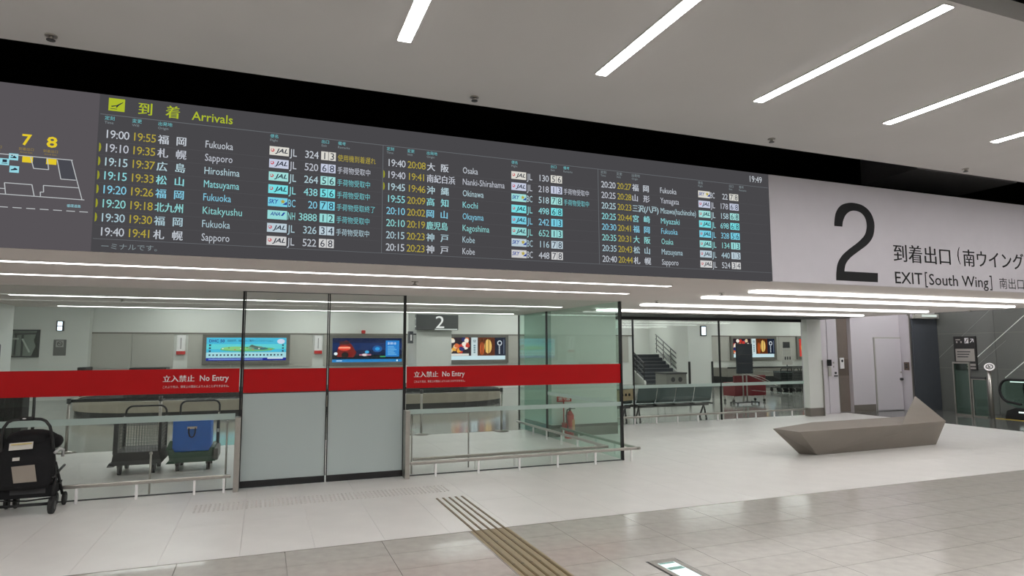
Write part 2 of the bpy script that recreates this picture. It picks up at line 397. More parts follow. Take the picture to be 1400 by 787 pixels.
# ------------------------------------------------------------------ LIGHTS
def lamp_bar(name, label, group, x0, x1, y0, y1, z, drop, m, cat='ceiling light', shell=DARKM):
    t = thing(name, label, cat, ((x0+x1)/2, (y0+y1)/2, z), group)
    pbox('housing', t, x0-.008, x1+.008, y0-.008, y1+.008, z-.008, z, shell)
    pbox('diffuser', t, x0, x1, y0, y1, z-.008-drop, z-.008, m)
    return t
EH = emit('hall_lamp_white', (1, .985, .97), E_HALL, True)
ordn = ['first', 'second', 'third', 'fourth', 'fifth', 'sixth', 'seventh', 'eighth', 'ninth', 'tenth', 'eleventh', 'twelfth', 'thirteenth', 'fourteenth', 'fifteenth']
LX = [.785+1.447*i for i in range(-4, 11)]
seen = {3: 'short stub of a ceiling strip light at the top edge above the map display', 4: 'short ceiling strip light at the top edge above the left half of the board',
        5: 'recessed ceiling strip light above the second board column, second from the left fully in view', 6: 'long recessed ceiling strip light ending beside the dark ceiling corner',
        7: 'recessed ceiling strip light just right of the long one, above the large numeral two', 8: 'rightmost short ceiling strip light, cut by the frame edge above the exit lettering'}
for i, x in enumerate(LX):
    lamp_bar('strip_light', seen.get(i, 'recessed ceiling strip light in the front row beyond the frame'), 'strip lights in the front ceiling panel', x-.041, x+.041, 2.40, 3.955, ZC, .002, EH, shell=CEIL)
for i in range(0, 15, 2):  # two more rows out of view, added to light the hall
    x = LX[i]
    lamp_bar('strip_light', 'unseen ceiling strip light added behind the camera to light the hall', 'added strip lights behind the camera', x-.041, x+.041, -.6, 1.6, ZC, .002, EH, shell=CEIL)
    lamp_bar('strip_light', 'unseen ceiling strip light added behind the camera to light the hall', 'added strip lights behind the camera', x-.041, x+.041, -4.4, -2.2, ZC, .002, EH, shell=CEIL)
ES = emit('soffit_lamp_white', (1, .98, .96), E_SOFFIT, True); EB = emit('bar_lamp_white', (1, .99, .97), E_BAR, True); EV = emit('vestibule_lamp_white', (.97, 1, .98), E_VEST, True)
G1 = 'slim light slots under the board'
lamp_bar('light_slot', 'slim light slot in the soffit closest under the arrivals board', G1, -5.5, 4.33, 6.12, 6.20, ZS, .002, ES, shell=SOFFIT)
lamp_bar('light_slot', 'slim light slot in the soffit just before the glass, second under the board', G1, -5.5, 4.40, 7.15, 7.23, ZS, .002, ES, shell=SOFFIT)
G2 = 'light slots inside the glass vestibule'
lamp_bar('light_slot', 'light slot inside the glass vestibule, nearer of the two behind the doors', G2, -3.05, 4.72, 9.82, 9.92, ZS, .002, EV, shell=SOFFIT)
lamp_bar('light_slot', 'light slot inside the glass vestibule, farther one near the belt barriers', G2, -3.1, 4.72, 12.08, 12.17, ZS, .002, EV, shell=SOFFIT)
G3 = 'bright light bars over the bench'
for y, lb in ((6.25, 'bright soffit light bar just under the large numeral two, nearest the board'), (7.18, 'second bright soffit light bar counted from the exit sign'),
              (8.72, 'third bright soffit light bar counted from the exit sign'), (10.17, 'fourth bright soffit light bar, farthest back over the window hall')):
    t = thing('light_bar', lb, 'ceiling light', (8.8, y, ZS), G3)
    pbox('housing', t, 5.6, 12.05, y-.07, y+.07, ZS-.008, ZS, WHITEINK)
    pbox('diffuser', t, 5.6, 12.05, y-.075, y+.075, ZS-.036, ZS-.008, EB, .008)
EC = emit('added_claim_white', (.96, 1, .97), E_CLAIM, True)  # panels hidden behind the soffit, added to light the claim hall
for i in range(9):
    for j in range(4):
        x = -6.5+4.1*i; y = 14.5+3.4*j
        if i == 0 and j == 3: continue
        lamp_bar('added_claim_light', 'unseen ceiling light panel added to light the baggage claim hall', 'added claim hall lights', x-1.2, x+1.2, y-.1, y+.1, 3.6, .004, EC, shell=CEIL)
lamp_bar('added_claim_light', 'unseen ceiling light panel added over the dark stairs', 'added claim hall lights', 17, 19.4, 29.6, 29.8, 3.6, .004, EC, shell=CEIL)
for i in range(3):  # slots out of view above the soffit edge, added to brighten the service walls
    lamp_bar('added_corner_light', '%s unseen ceiling light slot added to brighten the escalator corner' % ('nearest', 'middle', 'farthest')[i], 'added escalator side lights', 13.3, 16.4, 7.2+2.0*i, 7.28+2.0*i, 3.585, .004, emit('added_corner_white', (1, .985, .99), E_CORNER, True), shell=CEIL)
b = B(); b.box(12.95, 17, 6, 12.4, 3.59, 3.65, CEIL); struct('ceiling', b)
# sprinklers
def sprinkler(x, y, z, lb, grp):
    t = thing('sprinkler', lb, 'sprinkler', (x, y, z), grp)
    b = B(); b.cyl((x, y, z), (x, y, z-.008), .035, STEEL, 14); obj('escutcheon', b, t)
    b = B(); b.cyl((x, y, z-.008), (x, y, z-.03), .012, STEEL, 8); b.cyl((x, y, z-.03), (x, y, z-.034), .026, DARKM, 10); obj('head', b, t)
for x, y, lb in ((-1.33, 4.69, 'tiny sprinkler at the front ceiling edge above the map display'), (1.5, 4.69, 'tiny sprinkler at the front ceiling edge above the board middle'),
                 (4.48, 4.66, 'tiny sprinkler at the front ceiling edge above the right end of the board'), (7.29, 4.70, 'tiny sprinkler at the front ceiling edge above the exit sign')):
    sprinkler(x, y, ZC, lb, 'ceiling edge sprinklers')
for x, y, lb in ((5.52, 6.72, 'small sprinkler in the soffit between the light bars near their left ends'), (1.47, 6.66, 'small sprinkler in the soffit between both light slots'),
                 (5.5, 8.17, 'small sprinkler in the soffit beside the corner of the glass'), (12.72, 9.6, 'dark sprinkler at the soffit edge above the service doors'), (12.7, 8.3, 'dark sprinkler at the soffit edge above the escalator wall'), (-1.9, 10.4, 'small sprinkler inside the vestibule soffit at the left')):
    sprinkler(x, y, ZS, lb, 'soffit sprinklers')

# ------------------------------------------------------------------ ARRIVALS BOARD
SCR = emit('board_screen_grey', (72, 71, 74), 1.0)
TW = emit('board_white', (196, 202, 208)); TY = emit('board_yellow', (176, 160, 62)); TG = emit('board_green_yellow', (170, 184, 46)); TM_ = emit('board_mark_yellow', (150, 152, 44)); TC = emit('board_cyan', (110, 190, 196))
TL = emit('board_line', (104, 108, 112)); TD = emit('board_dark', (40, 46, 60)); TR = emit('board_red', (196, 60, 70)); TB = emit('board_blue', (44, 70, 150)); TDIM = emit('board_dim', (130, 142, 146))
TINT = [(216, 214, 206), (196, 202, 222), (160, 220, 216), (120, 222, 228), (120, 206, 226), (150, 216, 214), (186, 204, 214), (206, 206, 206)]
TTEXT = [(196, 202, 210), (190, 194, 204), (178, 206, 214), (140, 212, 216), (130, 200, 224), (140, 208, 206), (170, 198, 208), (190, 196, 204)]
TM = [emit('board_tile_tint_%s' % ordn[i], c) for i, c in enumerate(TINT)]; TT = [emit('board_text_tint_%s' % ordn[i], c) for i, c in enumerate(TTEXT)]
YT = YF-.003
bd = thing('arrivals_board', 'wide dark grey airport arrivals display board listing flights in three columns', 'display board', (1.95, YF, ZS))
pbox('screen', bd, -1.2, 5.11, YF, YF+.05, 2.372, 3.553, SCR)
b = B()
b.box(-1.19, 5.10, YT, YF, 3.398, 3.402, TL); b.box(-1.19, 5.10, YT, YF, 2.462, 2.465, TL)
for x in (.90, 2.99): b.box(x-.002, x+.002, YT, YF, 2.465, 3.40, TL)
for i in range(7):
    z = 3.222-.1049*i-.026
    for x in (-1.18, .91, 3.0): b.box(x, x+2.07, YT+.002, YF, z-.0006, z+.0006, emit('board_hair', (88, 89, 92)))
obj('ruling', b, bd)
b = B()
b.flat(-1.141, -1.036, 3.433, 3.530, YT, TG)
pl = [(-1.125, 3.470), (-1.09, 3.478), (-1.065, 3.497), (-1.046, 3.508), (-1.05, 3.50), (-1.075, 3.478), (-1.085, 3.462), (-1.093, 3.46), (-1.09, 3.472), (-1.12, 3.462)]
b.poly([(x, YT-.001, z) for x, z in pl], TD); b.flat(-1.128, -1.085, 3.447, 3.451, YT-.001, TD)
obj('arrival_icon', b, bd); b = B(); putb(b, '到', -.947, 3.436, YT, TG, .004, size=.105); putb(b, '着', -.764, 3.436, YT, TG, .004, size=.105)
obj('title', b, bd); b = B(); put(b, 'Arrivals', -.582, 3.434, YT, TG, size=.098, width=.292, bold=.008)
obj('title', b, bd)
b = B(); put(b, '19:49', 4.852, 3.446, YT, TW, size=.098, width=.164); obj('clock', b, bd)
b = B(); put(b, 'ーミナルです。', -1.135, 2.393, YT, TDIM, size=.05, width=.36); obj('ticker_text', b, bd)
for X in (-1.19, .901, 2.988):
    for dx, jp, en in ((.03, '定刻', 'Time'), (.208, '変更', 'Will'), (.382, '出発地', 'Origin'), (1.182, '便名', 'Flight'), (1.582, '出口', 'Exit'), (1.714, '備考', 'Remarks')):
        b = B(); put(b, jp, X+dx, 3.362, YT, TC if X < 1.5 else TDIM, size=.033); put(b, en, X+dx, 3.331, YT, TDIM, size=.028); obj('column_heading', b, bd)
F = [[('19:00', '19:55', '福岡', 'Fukuoka', 'J', 'JL', '324', '13', '使用機到着遅れ', 0), ('19:10', '19:35', '札幌', 'Sapporo', 'J', 'JL', '520', '68', '手荷物受取中', 1),
      ('19:15', '19:37', '広島', 'Hiroshima', 'J', 'JL', '264', '56', '手荷物受取中', 1), ('19:15', '19:33', '松山', 'Matsuyama', 'J', 'JL', '438', '56', '手荷物受取中', 1),
      ('19:20', '19:26', '福岡', 'Fukuoka', 'S', 'BC', '20', '78', '手荷物受取終了', 1), ('19:20', '19:18', '北九州', 'Kitakyushu', 'A', 'NH', '3888', '12', '手荷物受取中', 1),
      ('19:30', '19:30', '福岡', 'Fukuoka', 'J', 'JL', '326', '34', '手荷物受取中', 1), ('19:40', '19:41', '札幌', 'Sapporo', 'J', 'JL', '522', '68', '', 0)],
     [('19:40', '20:08', '大阪', 'Osaka', 'J', 'JL', '130', '56', '', 0), ('19:40', '19:41', '南紀白浜', 'Nanki-Shirahama', 'J', 'JL', '218', '13', '手荷物受取中', 1),
      ('19:45', '19:46', '沖縄', 'Okinawa', 'S', 'BC', '518', '78', '手荷物受取中', 1), ('19:55', '20:09', '高知', 'Kochi', 'J', 'JL', '498', '68', '', 0),
      ('20:10', '20:02', '岡山', 'Okayama', 'J', 'JL', '242', '13', '', 0), ('20:10', '20:19', '鹿児島', 'Kagoshima', 'J', 'JL', '652', '13', '', 0),
      ('20:15', '20:23', '神戸', 'Kobe', 'S', 'BC', '116', '78', '', 0), ('20:15', '20:23', '神戸', 'Kobe', 'S', 'BC', '448', '78', '', 0)],
     [('20:20', '20:27', '福岡', 'Fukuoka', 'S', 'BC', '22', '78', '', 0), ('20:25', '20:28', '山形', 'Yamagata', 'J', 'JL', '178', '68', '', 0),
      ('20:25', '20:23', '三沢(八戸)', 'Misawa(hachinohe)', 'J', 'JL', '158', '68', '', 0), ('20:25', '20:44', '宮崎', 'Miyazaki', 'J', 'JL', '698', '68', '', 0),
      ('20:30', '20:41', '福岡', 'Fukuoka', 'J', 'JL', '328', '56', '', 0), ('20:35', '20:31', '大阪', 'Osaka', 'J', 'JL', '134', '13', '', 0),
      ('20:35', '20:43', '松山', 'Matsuyama', 'J', 'JL', '440', '13', '', 0), ('20:40', '20:44', '札幌', 'Sapporo', 'J', 'JL', '524', '34', '', 0)]]
for X, rows in zip((-1.19, .901, 2.988), F):
    for i, (t0, t1, jp, en, al, code, num, ex, rem, mk) in enumerate(rows):
        z = 3.222-.1049*i; m = TT[i]
        row = bpy.data.objects.new('flight_row', None); COL.objects.link(row); row.parent = bd; row.location = (X+1-bd.location.x, 0, z-bd.location.z)
        b = B(); tab(b, t0, X+.034, z, YT, m, .0362, .09); obj('scheduled_time', b, row)
        b = B(); tab(b, t1, X+.212, z, YT, TY, .0362, .09); obj('revised_time', b, row)
        b = B()
        if len(jp) == 2:
            putb(b, jp[0], X+.384, z+.001, YT, m, .003, size=.077); putb(b, jp[1], X+.511, z+.001, YT, m, .003, size=.077)
        else:
            putb(b, jp, X+.384, z+.001, YT, m, .003, size=.077, width={3: .19, 4: .255}.get(len(jp), .30))
        obj('origin_kanji', b, row); b = B(); put(b, en, X+.713, z+.002, YT, m, size=.082, width={'Misawa(hachinohe)': .43, 'Nanki-Shirahama': .40}.get(en, .0275*len(en)+.004))
        obj('origin_lettering', b, row)
        b = B(); put(b, code, X+1.334, z, YT, m, size=.088, width=.055); tab(b, num, X+1.560, z, YT, m, .0365, .088, 'R'); obj('flight_lettering', b, row)
        if rem:
            b = B(); put(b, rem, X+1.714, z+.004, YT, TY if i == 0 else (TC if 2 <= i <= 5 else m), size=.062, width=.045*len(rem)); obj('remark_lettering', b, row)
        if mk:
            b = B(); b.poly([(X+.004, YT, z-.005), (X+.014, YT, z+.005), (X+.018, YT, z+.03), (X+.014, YT, z+.055), (X+.004, YT, z+.065)], TM_); obj('landed_mark', b, row)
        b = B(); b.flat(X+1.18, X+1.328, z-.004, z+.068, YT, TM[i])
        y2 = YT-.0015
        if al == 'J':
            b.disc((X+1.203, y2, z+.036), .014, TR, n=14); b.poly([(X+1.19, y2-.001, z+.033), (X+1.21, y2-.001, z+.03), (X+1.203, y2-.001, z+.052)], TM[i])
            put(b, 'JAL', X+1.222, z+.018, y2, TD, size=.05, width=.098, bold=.02, shear=.3)
        elif al == 'S':
            put(b, 'SKY', X+1.185, z+.018, y2, TB, size=.05, width=.075, bold=.02, shear=.3)
            b.poly([(X+1.293+.022*(1 if k % 2 == 0 else .45)*math.sin(k*math.pi/5), y2, z+.038+.022*(1 if k % 2 == 0 else .45)*math.cos(k*math.pi/5)) for k in range(10)][::-1], TY)
            b.poly([(X+1.29, y2-.001, z+.012), (X+1.325, y2-.001, z+.012), (X+1.325, y2-.001, z+.04)], TB)
        else:
            put(b, 'ANA', X+1.20, z+.026, y2, TB, size=.042, width=.075, bold=.02, shear=.3); b.poly([(X+1.28, y2, z+.026), (X+1.295, y2, z+.026), (X+1.315, y2, z+.055), (X+1.30, y2, z+.055)], TB)
        obj('airline_tile', b, row)
        for k, c in enumerate(ex):
            b = B(); xa = X+1.58+k*.061; b.flat(xa, xa+.057, z-.004, z+.068, YT, TM[i]); put(b, c, xa+.0285, z+.003, y2, TD, size=.083, align='C'); obj('exit_tile', b, row)

# ------------------------------------------------------------------ MAP DISPLAY (left end of the fascia)
MB_ = emit('map_screen_grey', (88, 84, 88)); MW = emit('map_white', (186, 190, 192)); MY = emit('map_yellow', (226, 200, 46)); MC = emit('map_icon', (150, 214, 226)); MF = emit('map_area', (72, 73, 80)); MO = emit('map_caption', (150, 128, 60))
mp = thing('gate_map_display', 'grey display with a white line floor map and yellow gate numbers seven and eight', 'display', (-3.6, YF, ZS))
pbox('screen', mp, -6.9, -1.202, YF, YF+.05, 2.372, 3.553, MB_)
b = B(); put(b, '7', -1.657, 3.108, YT, MY, box=(.058, .082), bold=.02); obj('gate_number', b, mp); b = B(); put(b, '8', -1.51, 3.108, YT, MY, box=(.065, .082), bold=.02); obj('gate_number', b, mp)
b = B()
for x in (-1.672, -1.527, -1.86):
    put(b, '到着出口', x, 3.072, YT, MO, size=.024, width=.088); put(b, 'Arrival Gate', x+.008, 3.052, YT, MO, size=.017, width=.074)
put(b, '循環道路', -1.363, 2.684, YT, MC, size=.024, width=.085)
obj('caption', b, mp)
def mline(b, pts, wd=.005):
    for p, q in zip(pts, pts[1:]): b.bar((p[0], YT, p[1]), (q[0], YT, q[1]), .003, wd, MW)
b = B()
mline(b, [(-1.9, 3.032), (-1.345, 3.030)]); mline(b, [(-1.352, 3.03), (-1.273, 2.745)]); mline(b, [(-2.2, 2.748), (-1.258, 2.743)])
mline(b, [(-1.60, 3.03), (-1.577, 2.946), (-1.487, 2.946), (-1.50, 3.03)]); mline(b, [(-1.439, 3.02), (-1.41, 2.884), (-1.318, 2.884)])
mline(b, [(-1.73, 2.748), (-1.741, 2.827), (-1.58, 2.827), (-1.563, 2.748)]); mline(b, [(-1.525, 2.748), (-1.528, 2.778), (-1.508, 2.780), (-1.512, 2.828), (-1.298, 2.829)])
mline(b, [(-1.80, 2.785), (-1.735, 2.785)])
for i in range(12): b.box(-1.232-.08*i-.052, -1.232-.08*i, YT, YF, 2.652, 2.657, MW)
obj('map_lines', b, mp)
b = B(); b.flat(-1.648, -1.585, 2.985, 3.028, YT+.001, MY); obj('gate_mark', b, mp); b = B(); b.flat(-1.505, -1.443, 2.985, 3.027, YT+.001, MY); obj('gate_mark', b, mp)
b = B(); b.poly([(-1.597, YT+.0015, 3.028), (-1.577, YT+.0015, 2.948), (-1.489, YT+.0015, 2.948), (-1.503, YT+.0015, 3.028)], MF); b.poly([(-1.436, YT+.0015, 3.027), (-1.409, YT+.0015, 2.886), (-1.318, YT+.0015, 2.886), (-1.356, YT+.0015, 3.027)], MF); obj('map_area', b, mp)
b = B()
for x, z, g_ in ((-1.726, 2.993, 'bus'), (-1.717, 2.904, 'taxi'), (-1.777, 2.953, 'lift')):
    b.flat(x, x+.055, z, z+.048, YT-.001, MC)
    y2 = YT-.002
    if g_ == 'bus': b.flat(x+.01, x+.045, z+.015, z+.022, y2, TD); b.disc((x+.018, y2, z+.033), .005, TD, n=8); b.poly([(x+.022, y2, z+.02), (x+.046, y2, z+.02), (x+.03, y2, z+.034)], TD)
    elif g_ == 'taxi': b.poly([(x+.008, y2, z+.014), (x+.047, y2, z+.02), (x+.045, y2, z+.028), (x+.03, y2, z+.036), (x+.02, y2, z+.026), (x+.008, y2, z+.022)], TD)
    else: b.flat(x+.016, x+.042, z+.02, z+.04, y2, TD); b.flat(x+.012, x+.046, z+.01, z+.014, y2, TD)
obj('map_icon', b, mp)

# ------------------------------------------------------------------ EXIT SIGN PANEL
es = thing('exit_sign_panel', 'pale grey fascia sign with a huge numeral two and exit lettering', 'sign', (8.6, YF, ZS))
pbox('panel', es, 5.112, 12.95, YF, YF+.05, 2.372, 3.553, FASC)
NUM_OUT = [(0, .68, 1), (0, .735, 0), (.03, .85, 0), (.13, .945, 0), (.29, .99, 0), (.46, 1.0, 0), (.66, .975, 0), (.82, .90, 0), (.905, .79, 0), (.915, .68, 0), (.87, .57, 0), (.75, .475, 0), (.57, .39, 0), (.37, .295, 0), (.265, .21, 0), (.235, .118, 1), (1, .118, 1), (1, 0, 1), (.055, 0, 1), (.055, .10, 0),
           (.085, .215, 0), (.18, .315, 0), (.34, .405, 0), (.53, .495, 0), (.68, .59, 0), (.73, .68, 0), (.73, .75, 0), (.69, .825, 0), (.60, .88, 0), (.47, .90, 0), (.35, .885, 0), (.25, .83, 0), (.195, .75, 0), (.18, .68, 1)]
def smooth(pts, n=4):
    out = []; N = len(pts)
    for i in range(N):
        p1, p2 = pts[i], pts[(i+1) % N]; out.append(p1[:2])
        if p1[2] and p2[2]: continue
        p0 = p1 if p1[2] else pts[i-1]; p3 = p2 if p2[2] else pts[(i+2) % N]
        for k in range(1, n):
            t = k/n
            out.append(tuple(.5*(2*p1[j]+(p2[j]-p0[j])*t+(2*p0[j]-5*p1[j]+4*p2[j]-p3[j])*t*t+(3*p1[j]-p0[j]-3*p2[j]+p3[j])*t**3) for j in (0, 1)))
    return out
b = B(); np_ = [Vector((6.029+.65*(u-.055+.11*v)/.944, YF-.002, 2.415+.92*v)) for u, v in smooth(NUM_OUT)]
for tri in tessellate_polygon([[Vector((p.x, p.z, 0)) for p in np_]]): b.poly([np_[i] for i in tri], INK)
obj('numeral', b, es)
b = B()
putb(b, '到着出口', 6.963, 2.69, YF-.002, INK, .007, size=.235, width=.985); put(b, '(', 8.085, 2.69, YF-.002, INK, box=(.05, .22)); putb(b, '南ウイング', 8.187, 2.69, YF-.002, INK, .007, size=.235, width=1.18); put(b, ')', 9.45, 2.69, YF-.002, INK, box=(.05, .22))
obj('lettering', b, es); b = B(); put(b, 'EXIT', 6.967, 2.415, YF-.002, INK, size=.2, width=.464, bold=.006); put(b, '[', 7.475, 2.38, YF-.002, INK, box=(.045, .19)); put(b, 'South Wing', 7.545, 2.415, YF-.002, INK, size=.195, width=1.09, bold=.006); put(b, ']', 8.66, 2.38, YF-.002, INK, box=(.045, .19))
obj('lettering', b, es); b = B(); put(b, '南出口', 8.85, 2.42, YF-.002, INK, size=.155, width=.49)
obj('lettering', b, es)

# ------------------------------------------------------------------ GLASS FRONT, DOORS, RETURN
YG = 8.47
def red_text(b, x):
    putb(b, '立入禁止', x, 1.288, YG-.016, WHITEINK, .004, size=.083, width=.328); put(b, 'No Entry', x+.388, 1.288, YG-.016, WHITEINK, size=.094, width=.315, bold=.015)
    put(b, 'これより先は、保安上の理由により入ることができません。', x+.003, 1.212, YG-.016, WHITEINK, size=.033, width=.705)
def bumper(parent, xa, xb, posts):
    b = B(); b.box(xa, xb, YG-.17, YG-.13, .165, .205, STEEL); obj('bumper_rail', b, parent, .008)
    for x in posts:
        b = B(); b.box(x-.012, x+.012, YG-.16, YG-.135, 0, .165, WHITEINK); obj('rail_post', b, parent)
# left fixed pane
w1 = thing('window_2', 'clear glass front left of the sliding doors with red no entry band, behind the stroller', 'glass wall', (-2, YG, 0), kind='structure')
pbox('pane', w1, -3.70, -.265, YG-.006, YG+.006, .01, ZS, GLASS)
pbox('red_band', w1, -3.70, -.27, YG-.0125, YG-.008, 1.145, 1.43, REDFILM)
b = B(); red_text(b, -1.09); obj('lettering', b, w1)
pbox('etched_strip', w1, -3.70, -.30, YG-.011, YG-.0075, .825, .895, PALEFILM)
b = B(); b.box(-3.7, -.24, YG-.012, YG+.012, 0, .012, DARKM); obj('floor_channel', b, w1)
bumper(w1, -3.6, -.32, [-2.99, -2.42, -1.85, -1.28, -.7, -.39])
# doors
for n, (xa, xb) in (('door_1', (-.235, .755)), ('door_2', (.765, 1.735))):
    d = thing(n, 'sliding glass door leaf with red band and frosted lower half, %s' % ('beside the stroller side glass' if n == 'door_1' else 'next to the no entry lettering on the corner glass'), 'door', ((xa+xb)/2, YG, 0), kind='structure')
    pbox('pane', d, xa+.01, xb-.01, YG-.005, YG+.005, .085, ZS-.004, GLASS)
    pbox('frosted_film', d, xa+.012, xb-.012, YG-.0095, YG-.0065, .085, 1.12, FROST)
    pbox('red_band', d, xa+.01, xb-.01, YG-.0125, YG-.008, 1.135, 1.42, REDFILM)
    b = B(); b.box(xa+.004, xb-.004, YG-.02, YG+.02, .008, .088, BLACKM); obj('bottom_rail', b, d, .003)
    b = B(); b.box(xa, xa+.012, YG-.015, YG+.015, .088, ZS-.004, BLACKM); b.box(xb-.012, xb, YG-.015, YG+.015, .088, ZS-.004, BLACKM); obj('edge_seal', b, d)
b = B(); b.box(-.262, -.238, YG-.015, YG+.015, 0, ZS, BLACKM); b.box(1.738, 1.758, YG-.015, YG+.015, 0, ZS, BLACKM); b.box(-.262, 1.758, YG-.02, YG+.02, ZS-.006, ZS, DARKM); struct('trim_6', b)
for x, lb in ((-.262, 'brushed steel low post at the left jamb of the sliding doors'), (1.758, 'brushed steel low post at the right jamb of the sliding doors')):
    b = B(); b.box(x-.03, x+.03, YG-.19, YG-.03, 0, .86, STEEL); tag(obj('jamb_post', b, None, .004), lb, 'post', 'steel posts beside the doors')
# right fixed pane
w2 = thing('window_3', 'clear corner glass right of the sliding doors with red no entry band', 'glass wall', (3.4, YG, 0), kind='structure')
pbox('pane', w2, 1.77, 5.03, YG-.006, YG+.006, .01, ZS, GLASS)
pbox('red_band', w2, 1.77, 5.045, YG-.0125, YG-.008, 1.14, 1.425, REDFILM)
b = B(); red_text(b, 1.868); obj('lettering', b, w2)
pbox('etched_strip', w2, 1.80, 5.03, YG-.011, YG-.0075, .80, .86, PALEFILM)
b = B(); b.box(1.77, 5.03, YG-.012, YG+.012, 0, .012, DARKM); obj('floor_channel', b, w2)
b = B(); b.box(5.022, 5.05, YG-.03, YG+.03, 0, ZS, BLACKM); obj('corner_mullion', b, w2)
bumper(w2, 1.80, 5.25, [2.14, 2.73, 3.32, 3.9, 4.5, 5.1])
# return glass
w3 = thing('window_4', 'green tinted glass return running back from the corner, two panes deep', 'glass wall', (5.04, 10.5, 0), kind='structure')
for ya, yb in ((YG+.035, 11.17), (11.23, 12.6)):
    pbox('pane', w3, 5.034, 5.046, ya, yb, .01, ZS, GLASSG)
b = B(); b.box(5.03, 5.05, 11.17, 11.185, 0, ZS, BLACKM); b.box(5.03, 5.05, 11.215, 11.23, 0, ZS, BLACKM); b.box(5.025, 5.05, 12.6, 12.64, 0, ZS, BLACKM); obj('mullion', b, w3)
pbox('etched_strip', w3, 5.029, 5.033, YG+.04, 11.15, .79, .85, PALEFILM)
for xx, yb in ((4.86, 12.3), (5.2, 10.95)):
    b = B(); b.box(xx-.02, xx+.02, YG+(.16 if xx < 5 else -.17), yb, .165, .205, STEEL); obj('bumper_rail', b, w3, .008)
    for k in range(5):
        y = YG+.5+.62*k
        if y < yb:
            b = B(); b.box(xx-.012, xx+.012, y-.012, y+.012, 0, .165, WHITEINK); obj('rail_post', b, w3)
b = B(); b.box(1.9, 4.88, YG+.13, YG+.17, .165, .205, STEEL); obj('bumper_rail', b, w3, .008)
for k in range(5):
    b = B(); b.box(2.2+.58*k-.012, 2.2+.58*k+.012, YG+.14, YG+.16, 0, .165, WHITEINK); obj('rail_post', b, w3)
# slim posts just inside the glass
for x, y, h, lb in ((-1.19, 8.57, .46, 'short slim steel post with knob behind the left glass before the wire trolley'), (-.39, 8.6, .78, 'slim steel post behind the left glass next to the door jamb'),
                    (1.88, 8.6, .78, 'slim steel post behind the corner glass next to the door jamb'), (2.73, 8.78, .8, 'slim steel post behind the corner glass, nearest the middle')):
    t = thing('guard_post', lb, 'post', (x, y, 0), 'slim posts behind the glass')
    b = B(); b.cyl((x, y, 0), (x, y, h), .011, STEEL, 10); obj('pole', b, t)
    b = B(); b.ball((x, y, h), .02, STEEL); obj('knob', b, t)
# window to the claim hall
w5 = thing('window_5', 'wide claim hall window with thin dark mullions behind the grey bench', 'glass wall', (10, 12.3, 0), kind='structure')
for xa, xb in ((6.52, 7.62), (7.65, 9.97), (10.0, 12.6)):
    pbox('pane', w5, xa, xb, 12.294, 12.306, .01, ZS-.07, GLASS)
for x in (7.635, 9.985, 12.61):
    b = B(); b.box(x-.013, x+.013, 12.28, 12.32, 0, ZS-.07, BLACKM); obj('mullion', b, w5)
pbox('etched_strip', w5, 6.52, 12.59, 12.286, 12.292, .775, .845, PALEFILM)
b = B(); b.box(6.55, 12.41, 12.13, 12.17, .15, .19, STEEL); obj('bumper_rail', b, w5, .008)
for k in range(10):
    x = 7.0+.55*k
    b = B(); b.box(x-.012, x+.012, 12.135, 12.16, 0, .15, WHITEINK); obj('rail_post', b, w5)

# ------------------------------------------------------------------ GREY FACETED BENCH
b = B(); z = .42
top = {'tip': (7.33, 7.86, z), 'fl': (7.40, 7.40, z), 'fa': (9.58, 7.46, z), 'fr': (10.76, 7.55, z), 'br': (11.35, 8.35, z), 'bl': (8.55, 8.28, z)}
bot = {'tip': (7.90, 7.93, 0), 'fl': (8.07, 7.72, 0), 'fr': (10.79, 7.77, 0), 'br': (11.0, 8.12, 0), 'bl': (8.7, 8.1, 0)}
apex = (11.19, 8.40, .775)
def fc(*p): b.poly(p, BENCHM)
fc(top['tip'], top['fl'], top['fa'], top['br'], top['bl'])
fc(top['fa'], top['fr'], apex); fc(top['fr'], top['br'], apex); fc(top['br'], top['fa'], apex)
fc(top['fl'], bot['fl'], bot['fr'], top['fr'], top['fa']); fc(top['tip'], bot['tip'], bot['fl'], top['fl']); fc(top['tip'], top['bl'], bot['bl'], bot['tip'])
fc(top['bl'], top['br'], bot['br'], bot['bl']); fc(top['br'], top['fr'], bot['fr'], bot['br']); fc(bot['tip'], bot['bl'], bot['br'], bot['fr'], bot['fl'])
bmesh.ops.remove_doubles(b.bm, verts=b.bm.verts[:], dist=.0005)
tag(obj('faceted_bench', b, None, .006), 'long faceted grey boat shaped bench with a pointed backrest on the white floor', 'bench')

